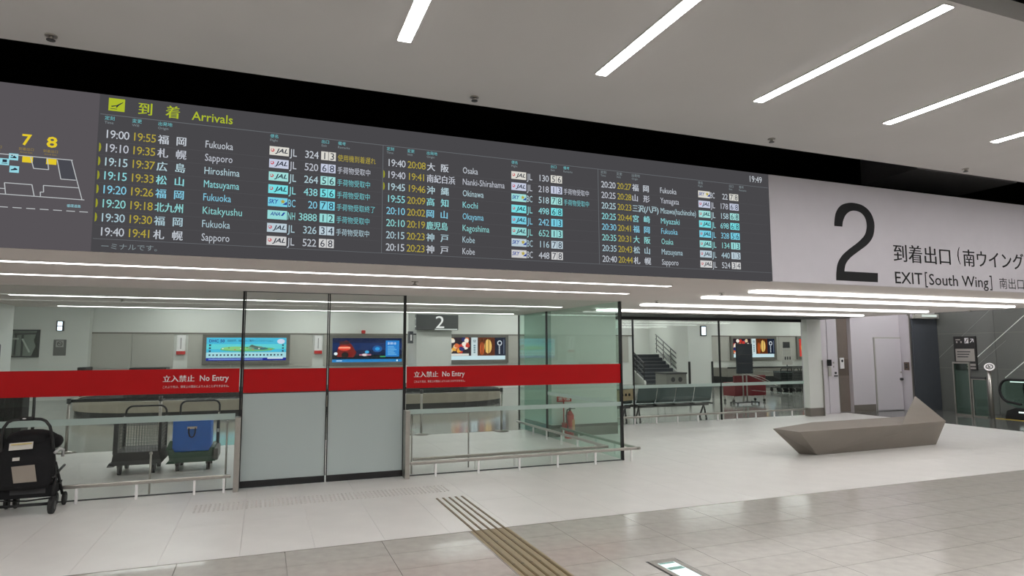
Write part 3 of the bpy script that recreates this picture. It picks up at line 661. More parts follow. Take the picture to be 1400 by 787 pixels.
# ------------------------------------------------------------------ STROLLER
sx, sy = -2.27, 8.05
st = thing('stroller', 'black folding baby stroller parked in front of the left glass', 'stroller', (sx, sy, 0))
def wheel(parent, x, y, r, wd, name='wheel'):
    b = B(); b.cyl((x-wd/2, y, r), (x+wd/2, y, r), r, RUBBER, 18); o = obj(name, b, parent, .008)
    b = B(); b.cyl((x-wd/2-.004, y, r), (x+wd/2+.004, y, r), r*.5, DARKM, 12); obj('hub', b, o)
for x in (-2.52, -2.02):
    wheel(st, x, 7.93, .085, .045)
for x in (-2.52, -2.44, -2.09, -2.01):
    wheel(st, x, 8.33, .07, .028)
for s, x in ((-1, -2.51), (1, -2.03)):
    b = B(); b.tube([(x, 7.94, .1), (x+.005, 8.02, .34), (x-.02*s, 8.0, .6), (x-.03*s, 7.93, .80), (x-.045*s, 7.91, .88), (x-.08*s, 7.90, .935), (x-.12*s, 7.90, .955), (sx, 7.90, .965)], .015, BLACKM); obj('handle_frame', b, st)
    b = B(); b.tube([(x, 8.0, .5), (x, 8.16, .32), (x, 8.32, .12)], .014, BLACKM); obj('leg', b, st)
    b = B(); b.tube([(x, 7.95, .36), (x, 8.2, .40), (x, 8.34, .42)], .013, BLACKM); obj('side_bar', b, st)
b = B(); b.tube([(-2.53, 7.93, .1), (-2.01, 7.93, .1)], .013, BLACKM); b.tube([(-2.52, 8.05, .14), (-2.27, 8.05, .12), (-2.02, 8.05, .14)], .008, BLACKM); obj('axle', b, st)
b = B(); b.tube([(-2.33, 7.899, .965), (-2.21, 7.899, .965)], .02, RUBBER); b.ball((-2.29, 7.885, .968), .012, WHITEINK, (1.6, 1, .6)); obj('grip', b, st)
# seat back cloth: bulged panel
b = B(); nx, nz = 10, 12; grid = []
for j in range(nz+1):
    v = j/nz; zz = .26+v*.50; row = []
    hw = .225*(1-.12*max(0, v-.8)*5*.5)*(1-.25*max(0, .25-v)*4*.6)
    for i in range(nx+1):
        u = i/nx*2-1
        row.append(b.bm.verts.new((sx+hw*u, 7.985-.07*(1-u*u)*math.sin(math.pi*min(1, .15+v*.8)) + .10*v*.3, zz)))
    grid.append(row)
k = b.mi(BLACKF)
for j in range(nz):
    for i in range(nx):
        f = b.bm.faces.new((grid[j][i], grid[j][i+1], grid[j+1][i+1], grid[j+1][i])); f.smooth = True; f.material_index = k
so = obj('seat_back', b, st); md = so.modifiers.new('thick', 'SOLIDIFY'); md.thickness = .03; md.offset = -1
b = B(); b.ball((sx, 8.12, .30), .2, BLACKF, (1.12, .95, .35)); b.ball((sx+.0, 8.2, .42), .21, BLACKF, (1.05, .5, .5)); obj('seat', b, st)
b = B(); b.ball((sx, 8.10, .74), .235, BLACKF, (1.0, .75, .42)); b.ball((sx+.19, 8.14, .70), .09, BLACKF, (.8, 1.4, .8)); obj('canopy', b, st)
b = B(); b.prism([(-2.49, .16), (-2.05, .16), (-2.03, .27), (-2.51, .27)], 7.99, 8.3, 'y', BLACKF); b.box(-2.40, -2.1, 7.982, 7.99, .20, .26, mat('mesh_cloth', (66, 66, 68), .9)); obj('basket', b, st)
PATCH = mat('label_patch', (206, 202, 194), .7)
b = B(); b.poly([(-2.405, 7.89, .655), (-2.205, 7.89, .665), (-2.205, 7.90, .735), (-2.405, 7.90, .725)], PATCH); b.poly([(-2.39, 7.889, .705), (-2.215, 7.889, .712), (-2.215, 7.898, .725), (-2.39, 7.898, .718)], mat('label_yellow', (206, 190, 130), .7))
b.poly([(-2.37, 7.892, .55), (-2.31, 7.892, .553), (-2.31, 7.895, .585), (-2.37, 7.895, .582)], PATCH)
b.poly([(-2.35, 7.90, .33), (-2.155, 7.90, .335), (-2.18, 7.892, .505), (-2.375, 7.892, .495)], mat('label_sheet', (150, 140, 130), .7)); obj('care_label', b, st, fix=False)
b = B(); b.tube([(-2.035, 7.96, .60), (-2.0, 8.0, .64), (-1.98, 8.05, .62), (-1.985, 8.06, .55)], .014, mat('grey_plastic', (186, 186, 186), .5)); obj('clip', b, st)

st.location.x += .05

# ------------------------------------------------------------------ TROLLEYS IN THE VESTIBULE
def caster(parent, x, y, r, m=RUBBER):
    b = B(); b.box(x-.03, x+.03, y-.03, y+.03, r*1.5, r*2.2+.01, DARKM); o = obj('caster', b, parent)
    b = B(); b.cyl((x-.02, y, r), (x+.02, y, r), r, m, 16); obj('wheel', b, o)
BP = mat('black_plastic', (38, 37, 40), .55); GP = mat('green_plastic', (40, 78, 58), .5); BLUE = mat('blue_plastic', (0, 108, 214), .4)
tr = thing('wire_cage_trolley', 'black hand trolley with wire mesh sides standing behind the left glass', 'trolley', (-1.55, 10.2, 0))
b = B(); b.prism([(-1.87, .13), (-1.25, .13), (-1.25, .16), (-1.28, .30), (-1.82, .30), (-1.84, .16)], 9.92, 10.6, 'y', BP); obj('deck', b, tr, .01)
b = B(); b.prism([(-1.885, .12), (-1.80, .12), (-1.80, .17), (-1.86, .17)], 9.90, 10.62, 'y', BP); obj('bumper', b, tr)
for x in (-1.75, -1.35):
    for y in (10.0, 10.5): caster(tr, x, y, .06)
def arch(b, x0, x1, y, z0, z1, r, m, rad=.012):
    pts = [(x0, y, z0), (x0, y, z1-r)]
    for i in range(1, 6): a = i/6*math.pi/2; pts.append((x0+r-r*math.cos(a), y, z1-r+r*math.sin(a)))
    pts.append((x0+r, y, z1)); pts.append((x1-r, y, z1))
    for i in range(1, 6): a = i/6*math.pi/2; pts.append((x1-r+r*math.sin(a), y, z1-r+r*math.cos(a)))
    pts += [(x1, y, z1-r), (x1, y, z0)]
    b.tube(pts, rad, m)
b = B(); arch(b, -1.80, -1.29, 10.55, .28, .86, .09, BLACKM, .014); obj('push_handle', b, tr)
b = B(); b.box(-1.83, -1.775, 9.93, 9.97, .28, .70, BLACKM); b.box(-1.30, -1.265, 9.93, 9.97, .28, .70, BLACKM); b.box(-1.83, -1.265, 9.93, 9.96, .70, .725, BLACKM)
b.box(-1.83, -1.80, 10.53, 10.57, .28, .72, BLACKM); b.box(-1.30, -1.27, 10.53, 10.57, .28, .72, BLACKM)
b.box(-1.83, -1.80, 9.95, 10.55, .695, .72, BLACKM); b.box(-1.30, -1.27, 9.95, 10.55, .695, .72, BLACKM); obj('cage_frame', b, tr, .004)
for y, nm in ((9.945, 'front'), (10.55, 'rear')):
    b = B()
    for i in range(14): x = -1.76+.033*i; b.box(x-.002, x+.002, y-.002, y+.002, .29, .71, DARKM)
    for j in range(9): zz = .33+.045*j; b.box(-1.78, -1.29, y-.002, y+.002, zz-.002, zz+.002, DARKM)
    o = obj('wire_mesh', b, tr); o['kind'] = 'stuff'
for x in (-1.815, -1.285):
    b = B()
    for i in range(11): y = 9.99+.05*i; b.box(x-.002, x+.002, y-.002, y+.002, .29, .70, DARKM)
    for j in range(9): zz = .33+.045*j; b.box(x-.002, x+.002, 9.95, 10.55, zz-.002, zz+.002, DARKM)
    o = obj('wire_mesh', b, tr); o['kind'] = 'stuff'
t2 = thing('green_trolley', 'green plastic platform trolley with black push handle behind the left glass', 'trolley', (-.89, 10.2, 0))
b = B(); b.prism([(-1.18, .12), (-.58, .12), (-.60, .17), (-.60, .31), (-.66, .31), (-.68, .26), (-1.10, .26), (-1.12, .31), (-1.19, .31), (-1.16, .17)], 9.93, 10.6, 'y', GP); obj('deck', b, t2, .012)
b = B(); b.prism([(-1.20, .115), (-1.08, .115), (-1.10, .15), (-1.17, .15)], 9.91, 10.6, 'y', GP); b.prism([(-1.215, .29), (-1.13, .29), (-1.13, .42), (-1.16, .42)], 9.95, 10.6, 'y', GP); obj('side_flare', b, t2)
b = B(); b.box(-.645, -.555, 9.93, 10.5, .13, .29, mat('grey_box', (92, 90, 88), .5)); obj('side_box', b, t2, .015)
for x in (-1.06, -.68):
    for y in (10.0, 10.5): caster(t2, x, y, .055)
b = B(); arch(b, -1.11, -.59, 10.55, .25, .91, .08, BLACKM, .014); b.box(-.62, -.585, 10.50, 10.56, .25, .75, BLACKM); obj('push_handle', b, t2)
b = B(); b.box(-.606, -.588, 10.49, 10.5, .66, .74, PATCH); b.box(-.612, -.585, 10.49, 10.5, .45, .50, PATCH); obj('sticker', b, t2)
bc = thing('blue_crate', 'bright blue folding crate with dark rope loop standing on the green trolley', 'crate', (-.89, 10.05, .26))
pbox('body', bc, -1.135, -.655, 9.96, 10.35, .262, .69, BLUE, .01)
b = B(); b.box(-.955, -.835, 9.945, 9.96, .57, .60, PATCH); obj('handle_plate', b, bc)
b = B(); b.tube([(-.935, 9.95, .585), (-.935, 9.945, .52), (-.92, 9.942, .47), (-.895, 9.942, .455), (-.87, 9.942, .47), (-.855, 9.945, .52), (-.855, 9.95, .585)], .008, BLACKF); obj('rope_loop', b, bc)
b = B(); b.box(-1.02, -.72, 10.0, 10.3, .69, .705, mat('dark_blue', (14, 40, 70), .5)); obj('lid', b, bc)

# dark equipment behind the stroller
for x0, x1, h, lb, gx in ((-3.62, -3.02, 1.12, 'dark folded equipment cart behind the glass, hidden partly by the stroller', 10.6), ):
    t = thing('folded_cart', lb, 'cart', ((x0+x1)/2, gx, 0))
    b = B()
    for i in range(6): b.box(x0+i*.1, x0+i*.1+.085, gx-.05+.02*(i % 2), gx+.25, .14, h-.04*(i % 3), BLACKF)
    obj('load', b, t, .01)
    b = B(); b.box(x0-.01, x1+.01, gx-.08, gx+.28, .10, .14, BLACKM); obj('deck', b, t)
    for x in (x0+.06, x1-.06):
        for y in (gx, gx+.2): caster(t, x, y, .045)
    b = B(); b.tube([(x1+.08, gx+.1, .13), (x1+.08, gx+.1, 1.2)], .02, BLACKM); b.bar((x1-.03, gx+.1, .125), (x1+.09, gx+.1, .125), .03, .02, BLACKM); obj('upright', b, t)

# ------------------------------------------------------------------ BELT BARRIERS
def stanchion(x, y, lb, belt_to=None, h=.87):
    t = thing('belt_stanchion', lb, 'barrier post', (x, y, 0), 'belt barrier posts')
    b = B(); b.cyl((x, y, 0), (x, y, .012), .15, STEEL, 24); b.cyl((x, y, .012), (x, y, .03), .15, STEEL, 24, .03); obj('base', b, t)
    b = B(); b.cyl((x, y, .012), (x, y, h-.06), .024, STEEL, 14); obj('post', b, t)
    b = B(); b.cyl((x, y, h-.08), (x, y, h), .032, DARKM, 14); obj('cap', b, t)
    if belt_to:
        b = B(); b.bar((x+.03, y, h-.04), (belt_to[0]-.03, belt_to[1], h-.04), .004, .05, BLACKF); obj('belt', b, t)
stanchion(-2.95, 12.45, 'steel belt barrier post behind the stroller, left end of the black belt', (-1.62, 12.45))
stanchion(-1.62, 12.45, 'steel belt barrier post behind the wire trolley, right end of the black belt')
stanchion(2.62, 12.66, 'steel belt barrier post behind the corner glass, first from the doors')
stanchion(2.90, 12.42, 'steel belt barrier post behind the corner glass, close beside the first', (4.52, 12.3))
stanchion(4.52, 12.3, 'steel belt barrier post before the carousel end, near the return glass')

# ------------------------------------------------------------------ FIRE EXTINGUISHER
RED = mat('extinguisher_red', (196, 34, 30), .3)
fe = thing('fire_extinguisher', 'red fire extinguisher standing on a red stand before the white pier', 'fire extinguisher', (5.38, 10.92, 0))
b = B(); b.cyl((5.38, 10.92, .03), (5.38, 10.92, .42), .075, RED, 18); b.cyl((5.38, 10.92, .42), (5.38, 10.92, .5), .075, RED, 18, .025); obj('cylinder', b, fe)
b = B(); b.cyl((5.38, 10.92, .5), (5.38, 10.92, .56), .02, BLACKM, 10); b.bar((5.36, 10.9, .56), (5.46, 10.86, .60), .02, .015, BLACKM); b.bar((5.36, 10.9, .54), (5.46, 10.86, .54), .02, .012, BLACKM); obj('lever', b, fe)
b = B(); b.tube([(5.37, 10.9, .54), (5.30, 10.87, .52), (5.275, 10.86, .42), (5.29, 10.85, .25), (5.31, 10.85, .12)], .012, BLACKM); obj('hose', b, fe)
b = B(); b.box(5.39, 5.44, 10.838, 10.85, .12, .34, mat('label_orange', (222, 160, 110), .5)); obj('label_plate', b, fe)
b = B(); b.box(5.27, 5.49, 10.83, 11.0, 0, .03, RED); b.box(5.27, 5.49, 10.99, 11.01, .03, .28, RED); b.box(5.25, 5.28, 10.84, 11.0, .03, .28, RED); obj('stand', b, fe)
b = B(); b.cyl((5.3, 11.02, .03), (5.3, 11.02, .72), .012, RED, 8); b.box(5.17, 5.47, 11.03, 11.045, .66, .76, RED); putb(b, '消火器', 5.19, .685, 11.028, WHITEINK, .003, size=.075, width=.25); obj('marker_plate', b, fe)

# ------------------------------------------------------------------ CLAIM HALL: carousel, pillar, screens, wall fittings
SIDE = mat('carousel_steel', (172, 163, 148), .35, .3, noise=.08, scale=3)
ca = thing('baggage_carousel', 'long steel sided baggage carousel with black belt behind the corner glass', 'carousel', (1.5, 19.8, 0))
def stadium(x0, x1, y0, y1, n=16):
    r = (y1-y0)/2; cy = (y0+y1)/2; p = []
    for i in range(n+1): a = -math.pi/2+math.pi*i/n; p.append((x1-r+r*math.cos(a), cy+r*math.sin(a)))
    for i in range(n+1): a = math.pi/2+math.pi*i/n; p.append((x0+r+r*math.cos(a), cy+r*math.sin(a)))
    return p
def ring(b, o_, i_, z, m, up_=True):
    n = len(o_); k = b.mi(m)
    for q in range(n): b.poly([(o_[q][0], o_[q][1], z), (o_[(q+1) % n][0], o_[(q+1) % n][1], z), (i_[(q+1) % n][0], i_[(q+1) % n][1], z), (i_[q][0], i_[q][1], z)], m)
CX0, CX1, CY0, CY1 = -4.6, 7.25, 17.75, 22.2
P0 = stadium(CX0, CX1, CY0, CY1); P1 = stadium(CX0+.12, CX1-.12, CY0+.12, CY1-.12); P2 = stadium(CX0+1.1, CX1-1.1, CY0+1.1, CY1-1.1); P3 = stadium(CX0+.05, CX1-.05, CY0+.05, CY1-.05)
def wallring(b, p, z0, z1, m):
    n = len(p)
    for q in range(n): b.poly([(p[q][0], p[q][1], z0), (p[(q+1) % n][0], p[(q+1) % n][1], z0), (p[(q+1) % n][0], p[(q+1) % n][1], z1), (p[q][0], p[q][1], z1)], m, True)
b = B(); wallring(b, P0, .15, .42, SIDE); ring(b, P0, P1, .42, SIDE); obj('side_panel', b, ca)
b = B(); wallring(b, P3, 0, .15, BLACKM); obj('plinth', b, ca)
b = B(); ring(b, P1, P2, .40, RUBBER)
for q in range(len(P1)):
    b.bar((P1[q][0], P1[q][1], .402), (P2[q][0], P2[q][1], .402), .03, .01, DARKM)
for i in range(24):
    x = CX0+2.3+.3*i; b.bar((x, CY0+.12, .402), (x+.12, CY0+1.1, .402), .02, .01, DARKM); b.bar((x, CY1-.12, .402), (x+.12, CY1-1.1, .402), .02, .01, DARKM)
obj('belt', b, ca)
b = B(); wallring(b, P2, .40, .55, BLACKM); b.poly([(x, y, .55) for x, y in P2], DARKM); obj('island', b, ca)
b = B(); b.box(4.30, 4.85, 19.0, 19.02, .42, .62, PALEFILM); b.bm.free()
pi = thing('white_pillar', 'square white pillar carrying a number two sign above the carousel', 'pillar', (4.97, 20.1, .55))
pbox('shaft', pi, 4.37, 5.50, 19.5, 20.7, .55, 3.6, WALLW, .02)
b = B(); b.box(4.42, 4.93, 19.2, 19.5, .552, .9, WALLW); obj('chute_cover', b, pi, .08)
sg = thing('number_sign', 'dark grey box sign with a white numeral two on the pillar in the claim hall', 'sign', (5.0, 19.4, 2.25))
pbox('body', sg, 4.32, 5.66, 19.3, 19.49, 2.25, 2.73, mat('sign_dark', (66, 68, 70), .4), .01)
b = B(); put(b, '2', 4.93, 2.31, 19.298, emit('sign_white', (235, 238, 235), 1.0), box=(.27, .37), res=6); obj('numeral', b, sg)
b = B(); put(b, '2', 0, 0, 0, emit('sign_white', (235, 238, 235), 1.0), box=(.12, .3), fn=lambda u, v: (4.318, 19.46-u, 2.34+v)); obj('numeral', b, sg)
b = B(); b.box(4.90, 5.62, 19.28, 19.3, 2.255, 2.285, emit('sign_line', (215, 222, 218), .9)); obj('light_line', b, sg)
b = B(); b.box(4.12, 4.24, 19.35, 19.6, 1.84, 2.2, mat('flag_sign', (52, 56, 66), .4)); b.box(4.24, 4.37, 19.5, 19.55, 2.1, 2.14, DARKM); b.box(4.15, 4.20, 19.34, 19.35, 1.92, 2.1, WHITEINK); tag(obj('flag_sign', b), 'small dark hanging sign at the left edge of the white pillar', 'sign')

def screen(label, x0, x1, z0, z1, draw, y=26.0):
    t = thing('advert_screen', label, 'screen', ((x0+x1)/2, y, z0), 'advert screens on the far wall')
    b = B(); 
    for q in ((x0-.13, x1+.13, z1, z1+.12), (x0-.13, x1+.13, z0-.14, z0), (x0-.13, x0, z0, z1), (x1, x1+.13, z0, z1)): b.box(q[0], q[1], y-.12, y, q[2], q[3], mat('screen_bezel', (104, 102, 96), .4))
    obj('bezel', b, t)
    b = B(); W_, H_ = x1-x0, z1-z0
    draw(b, lambda u, v, k=0: (x0+u*W_, y-.06-.004*k, z0+v*H_), W_, H_)
    obj('picture', b, t)
def rect(b, P, u0, u1, v0, v1, m, k=0): b.poly([P(u0, v0, k), P(u1, v0, k), P(u1, v1, k), P(u0, v1, k)], m)
def ell(b, P, cu, cv, ru, rv, m, k=0, n=18, jag=0):
    b.poly([P(cu+ru*math.cos(2*math.pi*i/n)*(1-jag*random.random()), cv+rv*math.sin(2*math.pi*i/n)*(1-jag*random.random()), k) for i in range(n)], m)
def e_(c, s=1.0): return emit('screen_colour_%02x%02x%02x' % tuple(c), c, s)
def tx(b, P, s, u, v, m, H, W, hgt, wid, k=3, bold=.01):
    x0 = P(u, v, k)
    put(b, s, x0[0], x0[2], x0[1], m, size=hgt*H, width=wid*W, bold=bold)
def d1(b, P, W, H):
    rect(b, P, 0, 1, .12, 1, e_((70, 190, 226))); rect(b, P, 0, 1, .5, .72, e_((96, 214, 222)), 1); rect(b, P, 0, 1, .12, .36, e_((172, 224, 232)), 1); rect(b, P, 0, 1, 0, .14, e_((20, 40, 150)), 1)
    rect(b, P, .76, .96, .07, .14, e_((214, 230, 240)), 2)
    ell(b, P, .5, .5, .37, .11, e_((104, 186, 116)), 2, 24, .12); ell(b, P, .36, .53, .2, .09, e_((140, 206, 130)), 3, 16, .2); ell(b, P, .62, .56, .12, .1, e_((120, 160, 140)), 3, 14, .3); ell(b, P, .68, .52, .1, .06, e_((60, 110, 120)), 4, 14, .3)
    b.poly([P(.52, .62, 4), P(.68, .48, 4), P(.7, .52, 4), P(.56, .70, 4)], e_((84, 104, 96)))
    for i in range(9): ell(b, P, .2+.075*i, .52+.05*math.sin(i*2.1), .014, .03, e_(((230, 236, 226), (90, 130, 90), (200, 120, 90))[i % 3]), 5, 8, .3)
    tx(b, P, 'DHC 50', .03, .8, e_((30, 40, 140)), H, W, .17, .19, bold=.03); tx(b, P, '羽田空港、到着便のご案内インフォメーション', .25, .83, e_((20, 50, 110)), H, W, .1, .58)
    ell(b, P, .93, .84, .05, .11, e_((214, 222, 244)), 3)
    for i in range(21): rect(b, P, .03+.045*i, .052+.045*i, .21, .28, e_(((30, 50, 80), (60, 90, 110), (20, 40, 60))[i % 3]), 3)
    for i in range(3):
        rect(b, P, .03, .055, .38+.13*i, .45+.13*i, e_((40, 60, 90)), 3); rect(b, P, .945, .968, .38+.13*i, .45+.13*i, e_((40, 60, 90)), 3)
    rect(b, P, .03, .7, .04, .09, e_((120, 150, 220)), 3)
def d2(b, P, W, H):
    rect(b, P, 0, 1, 0, 1, e_((10, 26, 66))); rect(b, P, 0, 1, .5, .8, e_((14, 44, 96)), 1); rect(b, P, 0, 1, .13, .3, e_((10, 20, 30)), 2)
    ell(b, P, .64, .55, .07, .14, e_((20, 90, 160)), 2); ell(b, P, .64, .55, .035, .07, e_((40, 160, 230)), 3); ell(b, P, .49, .42, .03, .06, e_((60, 170, 230)), 3)
    b.poly([P(.07, .22, 3), P(.3, .2, 3), P(.34, .4, 3), P(.27, .72, 3), P(.2, .9, 3), P(.12, .82, 3), P(.07, .5, 3)], e_((120, 24, 20)))
    ell(b, P, .17, .58, .09, .1, e_((224, 60, 40)), 4); rect(b, P, .09, .25, .57, .63, e_((255, 170, 140)), 5); rect(b, P, .1, .24, .74, .86, e_((60, 30, 40)), 4); ell(b, P, .18, .3, .05, .12, e_((20, 16, 18)), 5)
    ell(b, P, .05, .35, .025, .06, e_((240, 250, 255)), 4); ell(b, P, .46, .3, .04, .05, e_((250, 240, 240)), 4); rect(b, P, .38, .55, .27, .33, e_((190, 120, 140)), 4); rect(b, P, .68, .76, .2, .25, e_((60, 170, 110)), 4)
    rect(b, P, .76, .96, .22, .9, e_((28, 130, 214)), 4); rect(b, P, 0, 1, 0, .12, e_((30, 130, 200)), 4)
    tx(b, P, '旅の思い出', .79, .74, e_((230, 244, 255)), H, W, .11, .12, 6)
    for i in range(6): rect(b, P, .79, .92-.02*(i % 3), .3+.065*i, .33+.065*i, e_((120, 190, 236)), 6)
    rect(b, P, .06, .14, .04, .08, e_((200, 230, 250)), 6); ell(b, P, .93, .06, .012, .04, e_((240, 250, 255)), 6)
def food(b, P, W, H, u0=0.):
    rect(b, P, 0, 1, 0, .18, e_((206, 232, 240))); rect(b, P, 0, .44, .18, 1, e_((46, 34, 44)))
    for i in range(34):
        ell(b, P, .03+.39*random.random(), .25+.68*random.random(), .042, .11, e_(((236, 206, 160), (222, 110, 60), (246, 238, 226), (200, 60, 50), (240, 176, 60), (40, 50, 110))[i % 6]), (1+i)*.4, 12, .25)
    rect(b, P, .02, .4, .19, .28, e_((230, 226, 220)), 15)
    rect(b, P, .44, .54, .18, 1, e_((206, 222, 226)), 15); tx(b, P, '空', .465, .78, e_((40, 70, 90)), H, W, .14, .05, 17)
    for i in range(4): rect(b, P, .475, .505, .3+.1*i, .37+.1*i, e_((110, 140, 150)), 16)
    rect(b, P, .54, .82, .18, 1, e_((96, 46, 18)), 15); ell(b, P, .71, .6, .06, .32, e_((240, 196, 110)), 16); ell(b, P, .61, .5, .035, .3, e_((190, 90, 40)), 16)
    for i in range(5): rect(b, P, .55+.055*i, .56+.055*i, .2, .95, e_((60, 26, 12)), 17)
    rect(b, P, .82, 1, .18, 1, e_((20, 30, 52)), 15); ell(b, P, .9, .75, .04, .12, e_((220, 226, 230)), 16); ell(b, P, .9, .75, .025, .075, e_((20, 30, 52)), 17)
    for i in range(4): rect(b, P, .885, .905, .26+.09*i, .33+.09*i, e_((200, 206, 214)), 16)
    rect(b, P, .965, .975, .25, .9, e_((120, 130, 150)), 16)
def red_ad(b, P, W, H):
    rect(b, P, 0, 1, 0, 1, e_((206, 40, 26))); ell(b, P, .26, .5, .16, .36, e_((240, 190, 60)), 1); ell(b, P, .26, .55, .09, .16, e_((206, 60, 30)), 2)
screen('bright blue advert screen with a green island picture on the far wall', -1.98, .78, 1.26, 2.11, d1)
screen('night blue advert screen with a red vehicle picture on the far wall', 2.48, 5.22, 1.16, 2.11, d2)
screen('food and shop front advert screen right of the white pillar on the far wall', 6.95, 9.71, 1.21, 2.15, food)
screen('food advert screen on the far wall behind the dark floor display stand', 21.87, 24.5, 1.2, 2.14, food)
screen('red advert screen with a yellow spot at the far right of the claim hall', 26.15, 27.7, 1.22, 2.14, red_ad)
for x0, lb in ((-2.95, 'white hose cabinet with red foot between grey wall panels, left of the blue screen'), (1.82, 'white hose cabinet with red foot between the blue screen and the night screen')):
    t = thing('hose_cabinet', lb, 'cabinet', (x0+.13, 26.0, 1.5), 'hose cabinets on the far wall')
    pbox('body', t, x0, x0+.27, 25.93, 26.04, 1.6, 2.2, WHITEINK); pbox('red_foot', t, x0-.01, x0+.28, 25.92, 26.04, 1.5, 1.62, RED)
    b = B(); b.box(x0+.12, x0+.14, 25.92, 25.93, 1.7, 2.1, DARKM); obj('hinge', b, t)
b = B(); b.box(3.6, 3.75, 25.9, 26.0, 2.29, 2.42, RED); tag(obj('alarm_lamp', b, None, .02), 'tiny red alarm lamp above the night blue screen', 'alarm')
t = thing('emergency_lamp', 'small glowing white lamp on the far white wall above the no smoking notice', 'lamp', (-6.44, YB2, 2.31))
pbox('case', t, -6.55, -6.33, YB2-.04, YB2, 2.31, 2.65, DARKM)
for z in (2.33, 2.49): pbox('lens', t, -6.51, -6.38, YB2-.06, YB2-.04, z, z+.135, emit('lamp_cold', (225, 240, 255), 2.2))
t = thing('no_smoking_notice', 'grey no smoking notice on the far white wall', 'notice', (-6.42, YB2, 1.486))
pbox('plate', t, -6.60, -6.24, YB2-.02, YB2, 1.486, 2.02, mat('notice_grey', (110, 110, 108), .5))
b = B(); b.flat(-6.53, -6.31, 1.77, 1.99, YB2-.025, mat('notice_pale', (176, 174, 170), .5)); obj('pale_field', b, t)
b = B()
for i in range(20):
    a, c = 2*math.pi*i/20, 2*math.pi*(i+1)/20; b.poly([(-6.42+r*math.cos(q), YB2-.028, 1.88+r*math.sin(q)) for r, q in ((.08, a), (.08, c), (.06, c), (.06, a))], DARKM)
b.bar((-6.475, YB2-.029, 1.935), (-6.365, YB2-.029, 1.825), .002, .014, DARKM); b.flat(-6.475, -6.365, 1.872, 1.888, YB2-.027, DARKM); obj('symbol', b, t)
for x0, x1, z0, z1, lb in ((-4.26, -3.14, .62, 1.06, 'black conveyor hood low at the far wall above the red band'), (-5.75, -5.5, .5, 1.1, 'small black box low at the far wall corner')):
    t = thing('conveyor_hood', lb, 'conveyor', ((x0+x1)/2, 25.4, 0))
    b = B(); b.box(x0, x1, 25.0, 25.9, z0, z1, BLACKM); obj('hood', b, t, .02); b = B(); b.box(x0+.08, x1-.08, 25.1, 25.85, 0, z0, DARKM); obj('stand', b, t)
b = B(); b.box(20.6, 27.9, 24.9, 25.9, 0, .28, BLACKM); b.box(20.6, 27.9, 24.85, 25.95, .30, .72, mat('low_carousel_side', (136, 132, 124), .5)); b.box(20.6, 27.9, 24.86, 25.94, .28, .30, BLACKM); b.box(20.6, 27.9, 24.83, 24.85, .70, .76, BLACKM); tag(obj('conveyor_bench', b), 'long low black and grey conveyor along the far right wall of the claim hall', 'conveyor')

# ------------------------------------------------------------------ STAIRS, COLUMN, BIN
stt = thing('staircase', 'dark carpeted staircase with steel railings deep in the claim hall', 'staircase', (18.1, 26.4, 0), kind='structure')
STEP = mat('stair_tread', (50, 54, 62), .7); RAILM = mat('stair_rail', (118, 120, 122), .35, .3); NOSE = mat('stair_nosing', (96, 100, 104), .5)
for i in range(8):
    b = B(); b.box(16.95, 19.25, 26.4+.3*i, 28.8, .17*i, .17*(i+1), STEP); b.box(16.95, 19.25, 26.395+.3*i, 26.43+.3*i, .17*(i+1)-.03, .17*(i+1)+.003, NOSE); obj('step', b, stt)
pbox('landing', stt, 16.25, 20.25, 28.8, 31, 0, 1.36, WALLW)
for x, s in ((16.9, -1), (19.3, 1)):
    b = B(); b.prism([(26.2, 0), (28.9, 0), (28.9, 1.5), (26.2, .1)], x-.05, x+.05, 'x', WALLW); obj('stringer', b, stt)
    b = B()
    for h in (.25, .5, .75, .98): b.tube([(x, 26.3, h), (x, 28.85, h+1.42)], .03, RAILM, 6)
    for k in range(5): yy = 26.3+.62*k; b.cyl((x, yy, .56*(yy-26.3)), (x, yy, .56*(yy-26.3)+1.0), .02, BLACKM, 6)
    obj('railing', b, stt)
cc = thing('white_column', 'square white column with a small glowing lamp beside the dark staircase', 'column', (18.0, 24, 0))
pbox('shaft', cc, 17.4, 18.66, 23.5, 24.4, 0, 3.6, WALLW)
for x in (17.42, 18.64): pbox('corner_guard', cc, x-.04, x+.04, 23.46, 23.52, 0, 1.08, BLACKM)
t = thing('column_lamp', 'small glowing emergency lamp on the white column by the staircase', 'lamp', (18.2, 23.5, 2.3))
pbox('case', t, 18.05, 18.36, 23.45, 23.5, 2.2, 2.66, DARKM); pbox('lens', t, 18.1, 18.31, 23.43, 23.45, 2.25, 2.61, emit('lamp_cold', (225, 240, 255), 2.2))
bi = thing('waste_bin', 'grey square waste bin before the staircase in the claim hall', 'bin', (15.7, 22.3, 0))
pbox('body', bi, 15.2, 16.15, 22, 22.8, 0, .62, mat('bin_grey', (128, 128, 122), .4), .02); b = B(); b.box(15.17, 16.18, 21.97, 22.83, .62, .68, DARKM); b.box(15.45, 15.9, 22.2, 22.6, .68, .685, BLACKM); obj('lid', b, bi)
b = B(); b.box(16.15, 16.17, 22.02, 22.78, .02, .62, DARKM); obj('side_panel', b, bi)
b = B(); b.disc((15.5, 21.995, .4), .1, DARKM); b.disc((15.85, 21.995, .4), .1, DARKM); obj('opening', b, bi)

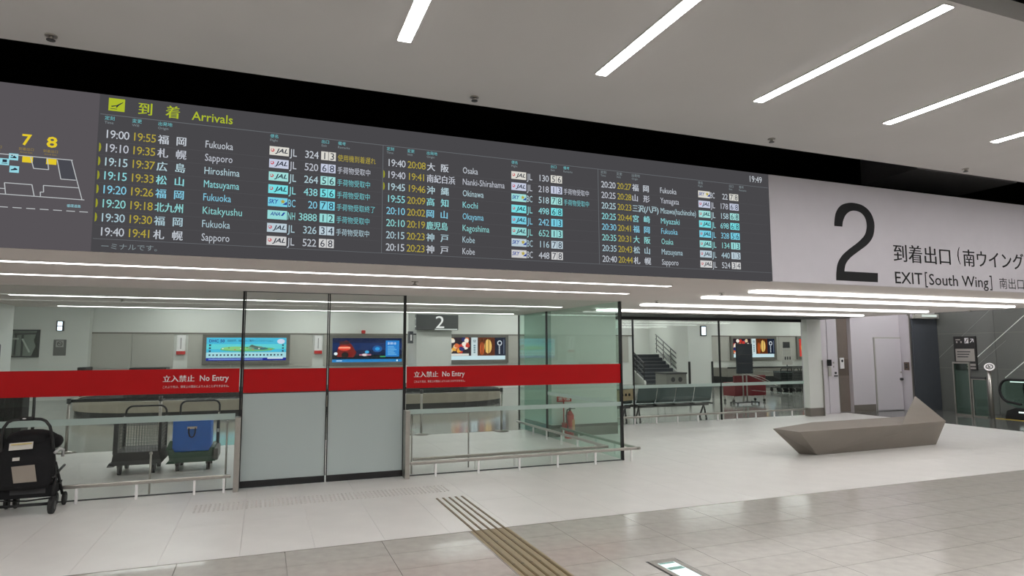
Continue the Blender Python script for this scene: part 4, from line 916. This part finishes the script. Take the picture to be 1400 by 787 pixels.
# ------------------------------------------------------------------ WAITING SEATS BEHIND THE WINDOW
def seat_row(x0, label):
    t = thing('seat_row', label, 'seats', (x0+1.04, 12.95, 0), 'waiting seats behind the window')
    for i in range(4):
        xa, xb = x0+.52*i+.015, x0+.52*(i+1)-.015
        prof = [(12.68, .775), (12.66, .77), (12.71, .60), (12.745, .46), (12.79, .40), (12.82, .40), (12.765, .48), (12.73, .61)]
        b = B(); b.prism(prof, xa, xb, 'x', TEAL); obj('backrest', b, t, .004)
        b = B(); b.prism([(12.80, .385), (13.2, .43), (13.24, .41), (13.24, .395), (13.2, .415), (12.8, .37)], xa, xb, 'x', TEAL); obj('seat', b, t)
    b = B(); b.box(x0, x0+2.08, 12.85, 12.91, .29, .35, DARKM)
    for i in range(5): b.box(x0+.52*i-.02 if i else x0, x0+.52*i+.02, 12.72, 13.1, .33, .37, BLACKM)
    obj('beam', b, t)
    for x in (x0+.13, x0+1.95):
        b = B(); b.tube([(x, 12.88, .3), (x-.06, 12.76, .18), (x-.1, 12.66, .02)], .02, BLACKM); b.tube([(x, 12.88, .3), (x+.04, 13.0, .18), (x+.08, 13.14, .02)], .02, BLACKM); b.cyl((x-.1, 12.66, 0), (x-.1, 12.66, .02), .025, BLACKM, 8); b.cyl((x+.08, 13.14, 0), (x+.08, 13.14, .02), .025, BLACKM, 8); obj('leg', b, t)
    return t
seat_row(7.98, 'row of four grey teal metal seats seen from behind through the claim hall window')
seat_row(5.80, 'second seat row mostly hidden by the white pier, tan card hung on its end seat')
b = B(); b.prism([(7.36, .72), (7.38, .47), (7.80, .50), (7.84, .75)], 12.62, 12.64, 'y', mat('tan_card', (190, 172, 138), .7))
for i in range(3): b.poly([(7.50+.09*i, 12.615, .60), (7.53+.09*i, 12.615, .585), (7.56+.09*i, 12.615, .60), (7.55+.09*i, 12.615, .65), (7.51+.09*i, 12.615, .65)], BLACKM)
tag(obj('tan_card', b), 'tan card with three dark marks hanging on a seat back behind the window', 'card')

# display stand, red luggage cart, trolley row, notice board
ds = thing('display_stand', 'tall dark display panel on two steel legs before the far advert screen', 'display stand', (13.4, 15.4, 0))
pbox('panel', ds, 13.1, 13.68, 15.36, 15.42, .9, 1.79, mat('display_black', (34, 40, 48), .3), .01)
b = B(); b.box(13.1, 13.68, 15.35, 15.36, 1.46, 1.475, DARKM); b.box(13.1, 13.68, 15.35, 15.36, 1.2, 1.215, DARKM); obj('panel_joint', b, ds)
for x in (13.32, 13.46):
    b = B(); b.cyl((x, 15.4, .06), (x, 15.4, 1.5), .02, STEEL, 8); obj('leg', b, ds)
b = B(); b.bar((13.02, 15.3, .06), (13.8, 15.3, .06), .03, .03, DARKM); b.bar((13.02, 15.3, .06), (13.02, 15.6, .06), .03, .03, DARKM); b.bar((13.8, 15.3, .06), (13.8, 15.6, .06), .03, .03, DARKM); b.bar((13.39, 15.28, .06), (13.39, 15.45, .06), .16, .03, DARKM); obj('base', b, ds)
for x in (13.02, 13.8):
    for y in (15.3, 15.6):
        b = B(); b.cyl((x-.012, y, .03), (x+.012, y, .03), .03, RUBBER, 10); obj('wheel', b, ds)
rc = thing('red_cart', 'dark red panelled luggage cart behind the display stand in the claim hall', 'cart', (13.9, 16, 0))
pbox('panel', rc, 13.4, 14.62, 15.88, 15.93, .2, .82, mat('dark_red_panel', (112, 26, 34), .5), .01); pbox('body', rc, 13.4, 14.62, 15.93, 16.4, .2, .6, mat('dark_red_panel', (112, 26, 34), .5), .01)
for x in (13.42, 14.6):
    for y in (15.95, 16.35):
        b = B(); b.cyl((x, y, .06), (x, y, .22), .018, STEEL, 8); b.cyl((x-.015, y, .045), (x+.015, y, .045), .045, RUBBER, 12); obj('leg', b, rc)
b = B(); b.tube([(13.6, 15.86, .84), (13.9, 15.85, .85), (14.6, 15.6, .55)], .016, STEEL); b.tube([(13.9, 15.8, .86), (14.3, 15.7, .76), (14.72, 15.5, .5)], .014, STEEL); obj('push_bar', b, rc)
def luggage_cart(x, y, lb):
    t = thing('luggage_cart', lb, 'luggage cart', (x, y, 0), 'nested luggage carts')
    b = B(); b.box(x-.3, x+.3, y, y+.85, .16, .19, DARKM); b.box(x-.3, x+.3, y-.02, y+.01, .19, .42, BLACKM); obj('deck', b, t)
    b = B(); arch(b, x-.27, x+.27, y, .16, .9, .08, BLACKM, .018)
    for i in range(4): b.box(x-.25, x+.25, y-.01, y+.01, .45+.1*i, .47+.1*i, DARKM)
    obj('back_frame', b, t)
    b = B(); b.prism([(y+.01, .45), (y+.40, .55), (y+.42, .80), (y+.01, .80)], x-.24, x+.24, 'x', BP); obj('basket', b, t)
    for xx, yy in ((x-.26, y+.05), (x+.26, y+.05), (x, y+.78)):
        b = B(); b.cyl((xx-.02, yy, .07), (xx+.02, yy, .07), .07, RUBBER, 12); b.box(xx-.012, xx+.012, yy-.02, yy+.02, .09, .17, DARKM); obj('wheel', b, t)
    return t
lc = luggage_cart(18.4, 18.9, 'dark luggage cart at the near end of the nested row below the small notice board')
for i in range(1, 7): dup(lc, (18.4+.30*i, 18.9-.02*i, 0), '%s dark luggage cart of the nested row, counted from the end at the notice board' % ordn[i])
nb = thing('notice_board', 'pale notice board on a thin post above the nested luggage carts', 'notice board', (18.9, 19.8, 0))
pbox('board', nb, 19.12-.02, 19.6, 19.78, 19.81, 1.0, 1.66, mat('notice_white', (196, 194, 186), .5))
b = B(); b.cyl((19.35, 19.82, 0), (19.35, 19.82, 1.02), .02, DARKM, 8); b.cyl((19.35, 19.82, 0), (19.35, 19.82, .02), .16, DARKM, 14); b.box(19.2, 19.5, 19.79, 19.85, 1.66, 1.9, DARKM); obj('post', b, nb)
b = B()
for i in range(3): b.flat(19.2+.12*i, 19.27+.12*i, 1.2, 1.32, 19.778, DARKM)
for i in range(3): b.flat(19.18, 19.52, 1.42+.07*i, 1.44+.07*i, 19.778, GREYPANEL)
obj('print', b, nb)

# ------------------------------------------------------------------ SERVICE DOORS AND WALL FITTINGS (right)
d3 = thing('door_3', 'flush white service door with dark knob at the right white wall', 'door', (15.5, 12.33, 0), kind='structure')
pbox('leaf', d3, 15.03, 15.97, 12.31, 12.345, .02, 1.9, WALLV, .004)
b = B(); b.box(15.0, 15.03, 12.318, 12.345, 0, 1.93, GREYPANEL); b.box(15.0, 15.99, 12.318, 12.345, 1.9, 1.93, GREYPANEL); obj('door_frame', b, d3)
b = B(); b.cyl((15.9, 12.31, .82), (15.9, 12.25, .82), .035, DARKM, 14); b.cyl((15.92, 12.31, 1.0), (15.92, 12.295, 1.0), .025, STEEL, 12); obj('door_handle', b, d3)
d4 = thing('door_4', 'narrow white service door leaf with lock plate beside the steel recess', 'door', (13.54, 12.33, 0), kind='structure')
pbox('leaf', d4, 13.37, 13.70, 12.32, 12.35, .02, 2.6, WALLV, .004)
b = B(); b.box(13.55, 13.66, 12.30, 12.32, .93, .96, DARKM); b.cyl((13.60, 12.32, 1.02), (13.60, 12.30, 1.02), .028, DARKM, 12); obj('door_handle', b, d4)
b = B(); b.box(13.53, 13.56, 12.312, 12.32, 1.16, 1.2, STEEL); b.box(13.53, 13.57, 12.312, 12.32, 1.26, 1.3, STEEL); obj('lock_plate', b, d4)
t = thing('card_reader', 'black and grey card reader at the edge of the narrow white service door', 'card reader', (13.39, 12.3, .94))
pbox('reader', t, 13.33, 13.45, 12.28, 12.32, 1.2, 1.36, BLACKM, .006); pbox('keypad', t, 13.35, 13.44, 12.29, 12.32, .94, 1.19, GREYPANEL, .004)
rc2 = thing('steel_recess', 'tall brushed steel lined recess between the two white service doors', 'wall recess', (13.96, 12.4, 0))
pbox('panel', rc2, 13.74, 14.19, 12.43, 12.455, .02, 2.6, mat('recess_steel', (150, 138, 130), .35, .5), .003)
b = B(); b.box(13.725, 13.74, 12.34, 12.45, 0.02, 2.6, STEEL); obj('edge', b, rc2)
b = B(); b.box(13.80, 14.18, 12.422, 12.43, .94, 1.36, mat('recess_plate', (128, 116, 108), .35, .5)); obj('plate', b, rc2)
t = thing('intercom', 'white wall intercom with dark lens inside the steel recess', 'intercom', (13.92, 12.42, 1.12))
pbox('body', t, 13.86, 14.0, 12.39, 12.42, 1.12, 1.40, WHITEINK, .008); b = B(); b.disc((13.93, 12.388, 1.32), .035, BLACKM); obj('lens', b, t)
t = thing('wall_switch', 'small bronze switch plate on the white return wall right of the door', 'switch', (15.99, 12.18, 1.1))
pbox('plate', t, 15.965, 15.98, 12.10, 12.24, 1.06, 1.27, mat('switch_bronze', (110, 94, 84), .4, .4)); b = B(); b.box(15.955, 15.965, 12.14, 12.2, 1.12, 1.16, DARKM); b.box(15.955, 15.965, 12.14, 12.2, 1.18, 1.22, DARKM); obj('button', b, t)
b = B(); b.box(12.835, 12.855, 11.995, 12.02, 0, 1.35, STEEL); struct('trim_7', b)
t = thing('ceiling_signal_box', 'pale lit sign box over the charcoal panel beside the granite wall', 'sign', (16.5, 11.95, 2.45))
pbox('case', t, 16.05, 16.95, 11.9, 11.98, 2.43, 2.56, GREYPANEL); pbox('lit_face', t, 16.3, 16.85, 11.885, 11.9, 2.47, 2.53, emit('sign_line2', (220, 230, 222), .9))
# granite wall notice
nt_ = thing('wall_notice', 'dark escalator notice with pale sheet on the granite wall', 'notice', (16.99, 11.28, 1.07))
pbox('plate', nt_, 16.96, 16.998, 11.0, 11.56, 1.07, 1.94, mat('notice_dark', (44, 43, 42), .5), .004)
NP = mat('notice_sheet', (176, 170, 164), .6)
def xr(b, y0, y1, z0, z1, x, m): b.poly([(x, y0, z0), (x, y0, z1), (x, y1, z1), (x, y1, z0)], m)
b = B(); xr(b, 11.04, 11.52, 1.30, 1.62, 16.957, NP); xr(b, 11.03, 11.25, 1.10, 1.15, 16.957, NP); xr(b, 11.03, 11.25, 1.18, 1.24, 16.957, NP); obj('sheet', b, nt_)
b = B()
for i in range(3): xr(b, 11.2-.03*i, 11.48, 1.40+.065*i, 1.425+.065*i, 16.954, DARKM)
xr(b, 11.17, 11.27, 1.76, 1.90, 16.955, WHITEINK); xr(b, 11.38, 11.50, 1.84, 1.87, 16.955, NP); xr(b, 11.34, 11.38, 1.77, 1.82, 16.955, NP); xr(b, 11.45, 11.49, 1.77, 1.82, 16.955, NP)
b.bar((16.955, 11.13, 1.78), (16.955, 11.05, 1.87), .002, .02, WHITEINK); b.bar((16.955, 11.05, 1.87), (16.955, 11.12, 1.87), .002, .018, WHITEINK); b.bar((16.955, 11.05, 1.87), (16.955, 11.05, 1.79), .018, .002, WHITEINK)
b.bar((16.953, 11.25, 1.78), (16.953, 11.19, 1.88), .002, .02, DARKM); obj('print', b, nt_)

# ------------------------------------------------------------------ ESCALATOR
eg = thing('glass_guard', 'tall narrow glass guard with steel frame before the escalator', 'glass guard', (16.0, 10.78, 0))
b = B(); b.box(15.98, 16.02, 10.93, 10.96, 0, 1.3, STEEL); b.box(15.98, 16.02, 10.55, 10.58, 0, 1.3, STEEL); b.box(15.98, 16.02, 10.58, 10.93, 0, .04, STEEL); b.box(15.98, 16.02, 10.58, 10.93, 1.26, 1.3, STEEL); obj('frame', b, eg)
pbox('pane', eg, 15.995, 16.005, 10.58, 10.93, .04, 1.26, GLASSE)
lg = thing('low_rail_guard', 'low glass rail with dark handrail linking guard and sign bollard', 'guard rail', (16.0, 10.35, 0))
b = B(); b.box(15.98, 16.02, 10.20, 10.54, .90, .95, DARKM); b.box(15.98, 16.02, 10.20, 10.54, .88, .90, STEEL); b.box(15.985, 16.015, 10.5, 10.53, 0, .9, STEEL); obj('handrail', b, lg)
pbox('pane', lg, 15.995, 16.005, 10.2, 10.5, .03, .88, GLASSE); b = B(); b.box(15.985, 16.015, 10.2, 10.5, 0, .03, STEEL); obj('foot', b, lg)
bo = thing('sign_bollard', 'slim steel bollard with slanted round prohibition plate beside the escalator', 'bollard', (16.03, 10.13, 0))
b = B(); b.cyl((16.03, 10.13, 0), (16.03, 10.13, 1.1), .05, STEEL, 16); obj('post', b, bo)
nrm = Vector((-.75, -.35, .55)).normalized(); qd = nrm.to_track_quat('Z', 'Y').to_matrix()
c0 = Vector((16.0, 10.10, 1.2))
b = B(); b.cyl(c0-nrm*.02, c0, .105, WHITEINK, 24); b.cyl(Vector((16.03, 10.13, 1.08)), c0-nrm*.01, .045, STEEL, 12); obj('plate', b, bo)
b = B()
for i in range(20):
    a, c = 2*math.pi*i/20, 2*math.pi*(i+1)/20; b.poly([c0+nrm*.002+qd @ Vector((r*math.cos(q), r*math.sin(q), 0)) for r, q in ((.075, a), (.075, c), (.055, c), (.055, a))], DARKM)
b.bar(c0+nrm*.003+qd @ Vector((-.045, -.045, 0)), c0+nrm*.003+qd @ Vector((.045, .045, 0)), .016, .003, DARKM); b.bar(c0+nrm*.003+qd @ Vector((-.02, .04, 0)), c0+nrm*.003+qd @ Vector((.02, -.04, 0)), .03, .003, DARKM); obj('symbol', b, bo)
es_ = thing('escalator', 'escalator with green glass balustrade and black handrail at the right edge', 'escalator', (16.5, 9.4, 0))
for x in (16.05, 16.93):
    prof = [(9.93, .60)]
    for i in range(9): a = math.pi/2*i/8; prof.append((9.90-.14+.17*math.cos(a)*1.0, .72+.18*math.sin(a)))
    prof += [(6.5, .90), (6.5, .28), (9.6, .28), (9.8, .36), (9.9, .48)]
    b = B(); b.prism(prof, x-.006, x+.006, 'x', GLASSE); obj('balustrade', b, es_)
    pts = [(x, 6.5, .915), (x, 9.72, .915)]
    for i in range(1, 10): a = math.pi*i/10; pts.append((x, 9.74+.2*math.sin(a), .655+.26*math.cos(a)))
    pts += [(x, 9.68, .39), (x, 9.5, .36)]
    b = B(); b.tube(pts, .028, RUBBER, 8); obj('handrail', b, es_)
    b = B(); b.prism([(9.85, 0), (6.5, 0), (6.5, .28), (9.6, .28), (9.8, .2)], x-.03, x+.03, 'x', BLACKM); obj('skirt', b, es_)
    b = B(); b.box(x-.034, x-.03, 6.5, 9.55, .17, .20, emit('skirt_lamp', (230, 245, 240), 1.5)); obj('skirt_light', b, es_)
    b = B(); b.box(x-.01, x+.01, 6.5, 9.7, .855, .875, emit('rail_lamp', (220, 245, 236), 1.2)); obj('rail_light', b, es_)
b = B(); b.box(16.09, 16.89, 9.55, 10.0, 0, .006, STEEL); obj('landing_plate', b, es_)
b = B(); b.box(16.09, 16.89, 9.49, 9.55, -.01, .008, mat('comb_yellow', (206, 182, 60), .5)); obj('comb', b, es_)
for i in range(7):
    b = B(); b.box(16.09, 16.89, 9.49-.4*(i+1), 9.49-.4*i-.004, -.25-.02-.2*max(0, i-1), -.015-.2*max(0, i-1), BLACKM); obj('step', b, es_)
b = B(); b.box(15.99, 16.02, 9.45, 10.04, 0, .012, mat('yellow_line', (196, 170, 70), .5)); obj('yellow_edge', b, es_)
sbox('floor', 14, 17, 6.0, 6.2, -1.6, -.1, DARK_FLOOR)
